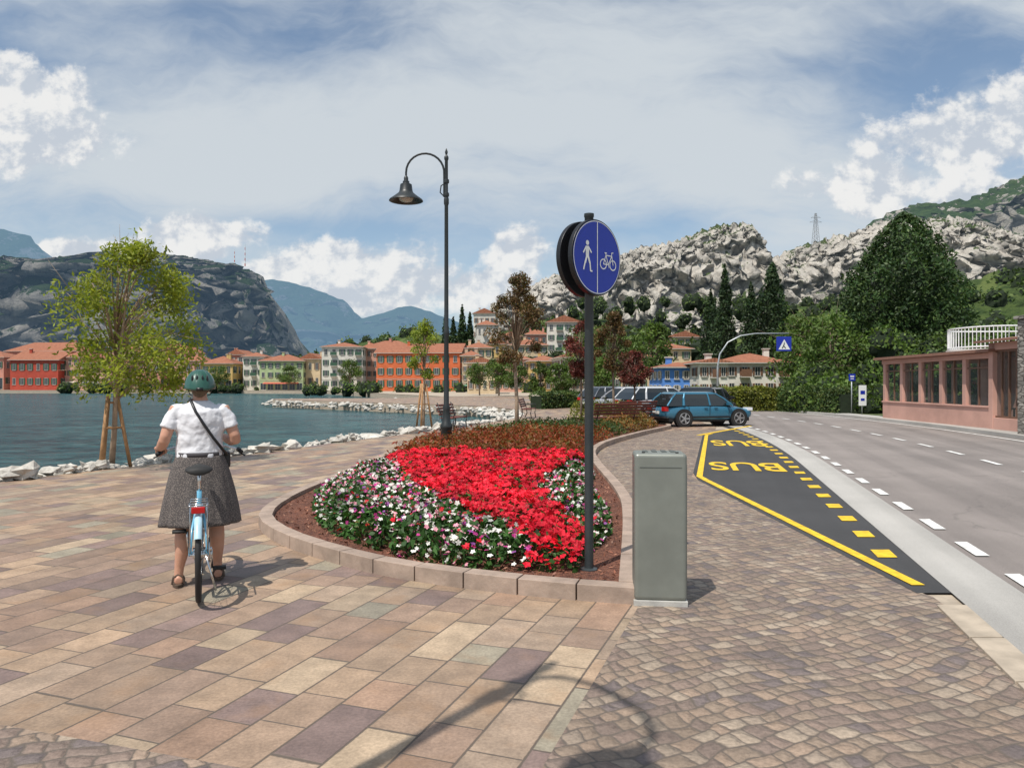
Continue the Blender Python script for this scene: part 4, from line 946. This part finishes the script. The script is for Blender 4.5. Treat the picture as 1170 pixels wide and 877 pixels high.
    for s_ in (-1,1):
        b.box((-L/2+.07,s_*W*.36,belt-.16),(.16,.26,.15),0); b.box((L/2-.14,s_*W*.33,.64),(.22,.32,.12),1)
    b.box((-L/2-.003,0,.53),(.03,.5,.11),2); b.box((L/2+.003,0,.45),(.03,.5,.11),2); b.box((L/2-.02,0,.56),(.06,.9,.09),3)
    for s_ in (-1,1):
        b.box((0,s_*(W/2-.001),.36),(L*.42,.03,.06),3)
        for xx in (-.06,L*.20,-L*.25): b.box((xx,s_*(W/2*.995),.62),(.012,.02,.40),3)
        for xx in (-.22,L*.08-.1): b.box((xx,s_*(W/2+.004),belt-.14),(.14,.03,.025),3)
    b.obj('lights_and_trim',[M_rl,M_hl,M_plate,M_blk],e,bevel=.012)
car('blue_car',7.25,29.0,math.radians(16),(.035,.17,.27),3.75,1.64,1.30,'hatch')
car('black_suv',8.75,33.8,math.radians(60),(.012,.013,.016),4.3,1.78,1.46,'suv')
car('white_car',7.0,35.6,math.radians(22),(.62,.63,.64),4.2,1.75,1.48,'hatch')
car('silver_car',5.85,38.8,math.radians(150),(.36,.37,.39),4.0,1.74,1.45,'hatch')
car('grey_car',5.9,43.5,math.radians(30),(.12,.13,.15),4.1,1.74,1.45,'hatch')

# ------------------------------------------------------------------ mast sign & small signs
M_galv=pmat('galvanised',(.42,.44,.45),.4,metal=.5)
e=empty('crossing_sign_mast',(A(820,52),52,0)); b=MB(); hh=Zt(381,52)
pts=[(0,0,0),(0,0,hh*.55),(.15,0,hh*.72),(.7,0,hh*.88),(1.6,0,hh*.97),(2.6,0,hh)]+[(4.9,0,hh+.02)]
b.tube(pts,[.08,.07,.06,.055,.05,.045,.04],10); b.obj('mast',M_galv,e,smooth=True)
b=MB(); b.box((4.55,-.06,hh-.72),(1.0,.16,1.0)); b.obj('sign_box',M_blue,e,bevel=.02)
b=MB(); b.add([(4.15,-.145,hh-1.1),(4.95,-.145,hh-1.1),(4.55,-.145,hh-.4)],[(0,1,2)]); b.obj('white_triangle',M_white,e)
b=MB(); b.tube([(4.55,-.15,hh-.62),(4.55,-.15,hh-.60)],.04,8); b.bar((4.55,-.15,hh-.68),(4.5,-.15,hh-.85),.02,.06); b.bar((4.5,-.15,hh-.85),(4.4,-.15,hh-1.02),.02,.05); b.bar((4.5,-.15,hh-.85),(4.65,-.15,hh-1.02),.02,.05); b.obj('walker',M_blk,e)
def small_sign(u,d,vt,nm,w_,h_,mat):
    e=empty(nm,(A(u,d),d,.1),math.radians(8)); zt=Zt(vt,d)-.1
    b=MB(); b.tube([(0,0,-.1),(0,0,zt)],.03,8); b.obj('post',M_galv,e,smooth=True)
    b=MB(); b.box((0,-.04,zt-h_/2),(w_,.02,h_)); b.obj('plate',mat,e,bevel=.004)
    b=MB(); b.box((0,-.053,zt-h_*.35),(w_*.6,.006,h_*.18)); b.box((0,-.053,zt-h_*.7),(w_*.5,.006,h_*.12)); b.obj('lettering',M_white if mat is M_blue else M_blue,e)
small_sign(973,38,427,'parking_sign',.35,.35,M_blue); small_sign(985,37,440,'information_sign',.40,1.0,M_white)
e=empty('transmission_pylon',(A(932,398),398,Zt(276,398)-2)); b=MB(); hp=17
for sx in (-1,1):
    for sy in (-1,1): b.tube([(sx*1.6,sy*1.6,0),(sx*.35,sy*.35,hp)],.11,4)
for i in range(8):
    z0_=hp*i/8; z1_=hp*(i+1)/8; r0=1.6-1.25*i/8; r1=1.6-1.25*(i+1)/8
    for sy in (-1,1): b.tube([(-r0,sy*r0,z0_),(r1,sy*r1,z1_)],.06,4); b.tube([(r0,sy*r0,z0_),(-r1,sy*r1,z1_)],.06,4)
for zz,ww in ((hp*.72,3.2),(hp*.86,2.6)): b.tube([(-ww,0,zz),(ww,0,zz)],.09,4); b.tube([(-ww,0,zz),(0,0,zz+1.2),(ww,0,zz)],.06,4)
b.obj('lattice',pmat('pylon_steel',(.22,.23,.24),.6),e)
for u,hm_ in ((268,26),(280,34)):
    e=empty('radio_mast',(A(u,1195),1195,Zt(304,1195))); b=MB()
    for k in range(8): b.tube([(0,0,hm_*k/8),(0,0,hm_*(k+1)/8)],.8-.06*k,6,k%2)
    b.obj('mast',[pmat('mast_red',(.5,.06,.04),.6),M_white],e)
# ------------------------------------------------------------------ bicycle and cyclist
bdir=Vector((-.37,.93)).normalized(); brz=math.atan2(bdir.y,bdir.x)-math.pi/2
bx0=A(229,5.55)
bk=empty('bicycle',(bx0,5.52,.004),brz)
M_bb=pmat('bike_blue',(.14,.40,.58),.3,coat=.6,var=.05); M_rub=pmat('rubber',(.018,.018,.018),.7); M_chr=pmat('chrome',(.6,.6,.6),.2,metal=1)
def circ(c,r,n=48): return [(c[0],c[1]+r*math.cos(2*math.pi*i/n),c[2]+r*math.sin(2*math.pi*i/n)) for i in range(n)]
for nm,yy in (('rear_wheel',0),('front_wheel',1.06)):
    b=MB(); b.tube(circ((0,yy,.345),.325),.020,10,0,closed=True); b.tube(circ((0,yy,.345),.300),.011,8,1,closed=True); b.tube([(-.04,yy,.345),(.04,yy,.345)],.028,12,1)
    for k in range(28):
        a=2*math.pi*k/28; s_=.03 if k%2 else -.03; b.tube([(s_,yy+.02*math.cos(a+.9),.345+.02*math.sin(a+.9)),(0,yy+.298*math.cos(a),.345+.298*math.sin(a))],.0013,4,1)
    b.tube([(-.06,yy,.345),(.06,yy,.345)],.01,8,1); b.obj(nm,[M_rub,M_chr],bk,smooth=True)
b=MB()
b.tube([(0,.45,.29),(0,.30,.62),(0,.26,.78)],.018,12); b.tube([(0,.45,.29),(0,.66,.38),(0,.90,.72)],.022,12); b.tube([(0,.37,.46),(0,.60,.50),(0,.90,.80)],.016,12)
b.tube([(0,.885,.66),(0,.865,.88)],.022,12)
for s_ in (-1,1):
    b.tube([(s_*.012,.45,.29),(s_*.055,.2,.32),(s_*.06,0,.345)],.010,8); b.tube([(s_*.012,.28,.68),(s_*.05,.14,.5),(s_*.06,0,.345)],.011,8); b.tube([(s_*.05,.89,.68),(s_*.052,.93,.55),(s_*.052,1.06,.345)],.013,8)
b.obj('frame',M_bb,bk,smooth=True)
b=MB()
for yy,a0,a1 in ((0,.5,2.75),(1.06,.6,2.7)):
    n=22; vs=[];fs=[]
    for i in range(n+1):
        a=a0+(a1-a0)*i/n
        for xx,rr in ((-.026,.352),(-.018,.366),(0,.371),(.018,.366),(.026,.352)): vs.append((xx,yy-rr*math.cos(a),.345+rr*math.sin(a)))
    for i in range(n):
        for k in range(4): fs.append((i*5+k,i*5+k+1,(i+1)*5+k+1,(i+1)*5+k))
    b.add(vs,fs)
b.obj('mudguards',pmat('mudguard_blue',(.42,.62,.72),.3,coat=.4),bk,smooth=True)
b=MB(); b.tube([(0,.265,.76),(0,.235,.93)],.0135,10,1)
b.tube([(0,.865,.86),(0,.84,1.06)],.014,10,1)
hb=[(-.31,.70,1.04),(-.29,.76,1.05),(-.20,.84,1.07),(-.06,.85,1.06),(.06,.85,1.06),(.20,.84,1.07),(.29,.76,1.05),(.31,.70,1.04)]
b.tube(hb,.011,10,1)
for s_ in (-1,1):
    b.tube([(s_*.315,.66,1.035),(s_*.295,.765,1.05)],.0175,12,0); b.tube([(s_*.28,.80,1.04),(s_*.32,.78,1.01),(s_*.345,.70,1.0)],.006,6,0)
b.tube([(-.05,.45,.29),(.09,.45,.29)],.02,10,1); b.tube([(.07,y_,z_) for _,y_,z_ in circ((0,.45,.29),.09,24)],.006,6,1,closed=True)
b.tube([(.085,.45,.29),(.09,.50,.13)],.009,6,1); b.tube([(-.085,.45,.29),(-.09,.40,.45)],.009,6,1); b.box((.145,.505,.125),(.10,.07,.02),0); b.box((-.145,.395,.455),(.10,.07,.02),0)
for s_ in (-1,1): b.tube([(s_*.06,0,.345),(s_*.055,-.08,.72)],.005,6,1); b.tube([(s_*.06,.22,.72),(s_*.06,-.16,.725)],.006,6,1)
for q in (-.16,-.05,.08,.2): b.tube([(-.06,q,.725),(.06,q,.725)],.005,6,1)
b.tube([(.03,.3,.33),(.12,.2,.02)],.008,6,1)
b.obj('fittings',[M_rub,M_chr],bk,smooth=True)
b=MB(); b.box((0,-.19,.70),(.09,.03,.045)); b.obj('rear_reflector',M_rl,bk,bevel=.006)
o=MB(); secs=[(.02,.055,.94),(.06,.10,.955),(.11,.105,.96),(.17,.075,.96),(.24,.04,.96),(.31,.022,.955),(.335,.012,.95)]
vs=[];fs=[];m=12
for (yy,hw,zc) in secs:
    for k in range(m):
        a=2*math.pi*k/m; vs.append((hw*math.cos(a),yy,zc+.032*math.sin(a)*(1 if math.sin(a)>0 else .9)))
for i in range(len(secs)-1):
    for k in range(m):
        k2=(k+1)%m; fs.append((i*m+k,i*m+k2,(i+1)*m+k2,(i+1)*m+k))
fs.append(tuple(range(m))); fs.append(tuple((len(secs)-1)*m+k for k in range(m)))
o.add(vs,fs); ob=o.obj('saddle',M_rub,bk,smooth=True); ob.modifiers.new('s','SUBSURF').levels=1; fixn(ob)

pl=Vector((bx0,5.52))+bdir*.56
wm=empty('woman_cyclist',(pl.x,pl.y,.004),brz)
def skinmat():
    m,t,b=newmat('skin'); n=t.noise(t.n.new('ShaderNodeTexCoord').outputs['Object'],9,4); t.l.new(t.mix(n,(.50,.25,.16),(.60,.34,.24)),b.inputs['Base Color']); b.inputs['Roughness'].default_value=.5; b.inputs['Subsurface Weight'].default_value=.1; b.inputs['Subsurface Radius'].default_value=(.02,.008,.004); return m
M_skin=skinmat()
def remesh(o,vox,it=6,fac=.6):
    r=o.modifiers.new('r','REMESH'); r.mode='VOXEL'; r.voxel_size=vox; r.use_smooth_shade=True
    s=o.modifiers.new('sm','SMOOTH'); s.factor=fac; s.iterations=it
b=MB()
for s_,ax,ay in ((-1,-.155,-.02),(1,.135,.10)):
    b.tube([(s_*.095,0,.98),(s_*.10,.0,.86),(s_*.11,.01+ay*.2,.70),(s_*.12,.02+ay*.5,.53),(s_*.123,.025+ay*.6,.47),(s_*.127,-.01+ay*.7,.36),(s_*.13,-.01+ay*.85,.27),(ax*.97,ay,.15),(ax,ay,.09),(ax,ay,.055)],[.10,.098,.083,.062,.057,.060,.053,.037,.034,.036],20)
    b.tube([(ax,ay-.045,.045),(ax,ay+.02,.05),(ax*1.03,ay+.09,.04),(ax*1.06,ay+.15,.032),(ax*1.07,ay+.175,.03)],[.032,.037,.036,.03,.02],14)
b.loft([((0,.0,.88),.17,.12),((0,.0,1.0),.16,.11),((0,0,1.12),.135,.09),((0,0,1.25),.145,.095),((0,0,1.37),.155,.09),((0,0,1.43),.12,.07),((0,.005,1.46),.065,.055),((0,.015,1.50),.052,.054),((0,.025,1.56),.050,.055)],24)
RS=[(.165,0,1.405),(.215,-.015,1.30),(.262,-.035,1.175),(.268,-.03,1.145),(.235,.05,1.135),(.175,.165,1.155),(.15,.215,1.165)]
LS=[(-.165,0,1.405),(-.215,-.02,1.30),(-.250,-.04,1.18),(-.256,-.035,1.155),(-.275,.03,1.115),(-.297,.11,1.085),(-.302,.145,1.08)]
rr=[.055,.050,.043,.043,.042,.031,.028]
b.tube(RS,rr,16); b.tube(LS,rr,16)
b.ell((0,.03,1.60),(.074,.092,.105),0,24,16); b.ell((0,.065,1.545),(.052,.06,.06),0,20,12); b.tube([(0,.118,1.61),(0,.135,1.585),(0,.120,1.572)],[.010,.014,.012],10)
for s_ in (-1,1): b.ell((s_*.076,.02,1.59),(.010,.020,.032),0,10,8)
o=b.obj('body',M_skin,wm,smooth=True); remesh(o,.0075,5,.5)
b=MB()
for s_ in (-1,1): b.ell((s_*.03,.108,1.605),(.012,.010,.008),0,10,8); b.ell((s_*.03,.1165,1.605),(.005,.004,.005),1,8,6); b.box((s_*.032,.117,1.628),(.03,.006,.005),1)
b.ell((0,.121,1.548),(.024,.008,.007),2,12,8)
b.obj('face',[M_white,M_blk,pmat('lips',(.45,.14,.12),.5)],wm,smooth=True)
def hand(name,wrist,fwd,nor,side,curl,thumb_side):
    f=Vector(fwd).normalized(); n_=Vector(nor); n_=(n_-f*n_.dot(f)).normalized(); s_=f.cross(n_)*side
    Wp=Vector(wrist); b=MB()
    b.tube([Wp-f*.02,Wp+f*.01],[.026,.027],12)
    for k in range(4):
        off=(k-1.5)*.0185; b.tube([Wp+s_*off*.6,Wp+s_*off+f*.045,Wp+s_*off+f*.085],[.017,.0155,.012],10)
        L=[.036,.041,.038,.030][k]; p=Wp+s_*off+f*.082; a=0; pts=[p-f*.01,p]
        for j in range(3):
            a+=curl*(.9 if j==0 else 1.1); d=f*math.cos(a)-n_*math.sin(a); p=p+d*L*(1,.72,.58)[j]; pts.append(p)
        b.tube(pts,[.010,.0098,.0088,.0078,.006],8)
    th_=-s_*thumb_side
    p0=Wp+f*.02+th_*.018; b.tube([p0,p0+th_*.022+f*.022-n_*.008,p0+th_*.030+f*.045-n_*.022,p0+th_*.024+f*.065-n_*.036],[.015,.0125,.0105,.008],10)
    o=b.obj(name,M_skin,wm,smooth=True); remesh(o,.0035,3,.5)
hand('left_hand',(-.303,.145,1.082),(0,.9,-.15),(0,.1,1),1,1.0,-1)
hand('right_hand',(.148,.217,1.167),(-.55,.75,.25),(.75,.55,.15),1,.55,1)
b=MB(); b.box((.095,.335,1.21),(.072,.010,.15),rot=Matrix.Rotation(.5,3,'Z')@Matrix.Rotation(-.5,3,'X')); b.obj('phone',M_blk,wm,bevel=.005)
b=MB()
b.loft([((0,0,.985),.186,.138),((0,0,1.02),.183,.138),((0,0,1.10),.172,.128),((0,-.005,1.2),.175,.124),((0,-.01,1.30),.186,.123),((0,-.01,1.37),.184,.113),((0,-.005,1.415),.150,.09),((0,0,1.445),.100,.072),((0,.005,1.465),.072,.066)],32)
for s_ in (-1,1): b.tube([(s_*.12,0,1.39),(s_*.165,0,1.378),(s_*.202,-.01,1.32),(s_*.230,-.02,1.245)],[.058,.065,.063,.066],20)
o=b.obj('white_tshirt',pmat('white_cotton',(.70,.70,.73),.85,var=.04,scale=5,bump=.25,bdist=.02),wm,smooth=True); remesh(o,.008,4,.5)
tx=bpy.data.textures.new('folds','CLOUDS'); tx.noise_scale=.08; dm=o.modifiers.new('d','DISPLACE'); dm.texture=tx; dm.strength=.026; dm.mid_level=.5
def skirtmat():
    m,t,b=newmat('patterned_skirt'); tc=t.n.new('ShaderNodeTexCoord').outputs['Object']; v=t.n.new('ShaderNodeTexVoronoi'); v.inputs['Scale'].default_value=110; t.l.new(tc,v.inputs['Vector'])
    c=t.mix(t.ss(v.outputs['Distance'],.25,.5),(.21,.180,.16),(.080,.070,.068)); t.l.new(c,b.inputs['Base Color']); b.inputs['Roughness'].default_value=.9; return m
b=MB(); ss_=[]
for i in range(22):
    q=i/21; zc=1.035-.555*q; ss_.append(((.0,-.005,zc),.168+.115*q**.75+.018*math.sin(q*2.2),.128+.08*q**.8))
b.loft(ss_,96,fn=lambda a,q:1+(.035*math.sin(7*a+1.3+q)+.026*math.sin(13*a+.4)+.014*math.sin(23*a))*q**1.1,cap=False)
o=b.obj('skirt',skirtmat(),wm,smooth=True); so_=o.modifiers.new('so','SOLIDIFY'); so_.thickness=.004
b=MB(); b.loft([((0,-.005,1.02),.176,.137),((0,-.005,1.055),.174,.135)],40); b.obj('waistband',pmat('waistband',(.06,.055,.06),.8),wm,smooth=True)
b=MB(); b.ell((0,.018,1.598),(.086,.098,.100),0,22,14); b.ell((0,-.045,1.545),(.060,.036,.055),0,16,10,jit=.2)
o=b.obj('hair',pmat('hair_brown',(.13,.085,.05),.6,var=.4,scale=60,bump=.5),wm,smooth=True); remesh(o,.006,3,.4)
b=MB(); n=40;m=14;vs=[];fs=[]
for i in range(m+1):
    ph=math.pi/2*i/m
    for k in range(n):
        a=2*math.pi*k/n; back=(1-math.sin(a))/2
        dz=-.03*back*(math.cos(ph)**2)
        gv=1-(.055*max(0,math.sin(ph*2.0))*(.5+.5*math.cos(math.cos(a)*16)))
        vs.append((.118*math.cos(ph)**.85*math.cos(a)*gv,.015+.148*math.cos(ph)**.85*math.sin(a)*gv,1.575+dz+.138*math.sin(ph)*gv))
for i in range(m):
    for k in range(n):
        k2=(k+1)%n; fs.append((i*n+k,i*n+k2,(i+1)*n+k2,(i+1)*n+k))
b.add(vs,fs); M_hel=pmat('helmet_green',(.018,.085,.060),.35,coat=.5,var=.05)
o=b.obj('helmet',M_hel,wm,smooth=True); s2=o.modifiers.new('so','SOLIDIFY'); s2.thickness=.02; s2.offset=-1
b=MB()
for q in (-.055,-.02,.02,.055): b.ell((q,-.105+abs(q)*.35,1.635),(.008,.012,.032),0,10,8)
b.box((0,-.130,1.555),(.05,.012,.022),0)
b.tube([(-.095,.02,1.57),(-.075,.06,1.51),(0,.075,1.478),(.075,.06,1.51),(.095,.02,1.57)],.004,6)
b.obj('helmet_vents_and_strap',M_blk,wm,smooth=True)
b=MB()
sp=[(-.075,.06,1.455),(-.072,0,1.475),(-.062,-.07,1.455),(-.03,-.122,1.38),(.03,-.143,1.28),(.10,-.137,1.17),(.165,-.105,1.08),(.20,-.03,1.03),(.20,.06,1.02)]
b.tube(sp,.0115,8); b.obj('bag_strap',M_blk,wm,smooth=True)
b=MB(); b.box((.20,.08,.98),(.06,.18,.13)); b.obj('shoulder_bag',M_blk,wm,bevel=.02,seg=3)
b=MB()
for ax,ay in ((-.155,-.02),(.135,.10)):
    b.loft([((ax*1.03,ay+.055,.0),.044,.135),((ax*1.03,ay+.055,.022),.046,.138)],24)
    for yy,hz_ in ((-.03,.095),(.03,.088),(.11,.065)):
        b.tube([(ax*1.03-.045,ay+yy,.02),(ax*1.03-.035,ay+yy,hz_*.75),(ax*1.03,ay+yy,hz_),(ax*1.03+.035,ay+yy,hz_*.75),(ax*1.03+.045,ay+yy,.02)],.007,6)
b.obj('sandals',pmat('sandal_brown',(.10,.07,.05),.7),wm,smooth=False)
print('TOTAL polys',sum(len(o.data.polygons) for o in bpy.data.objects if o.type=='MESH'))
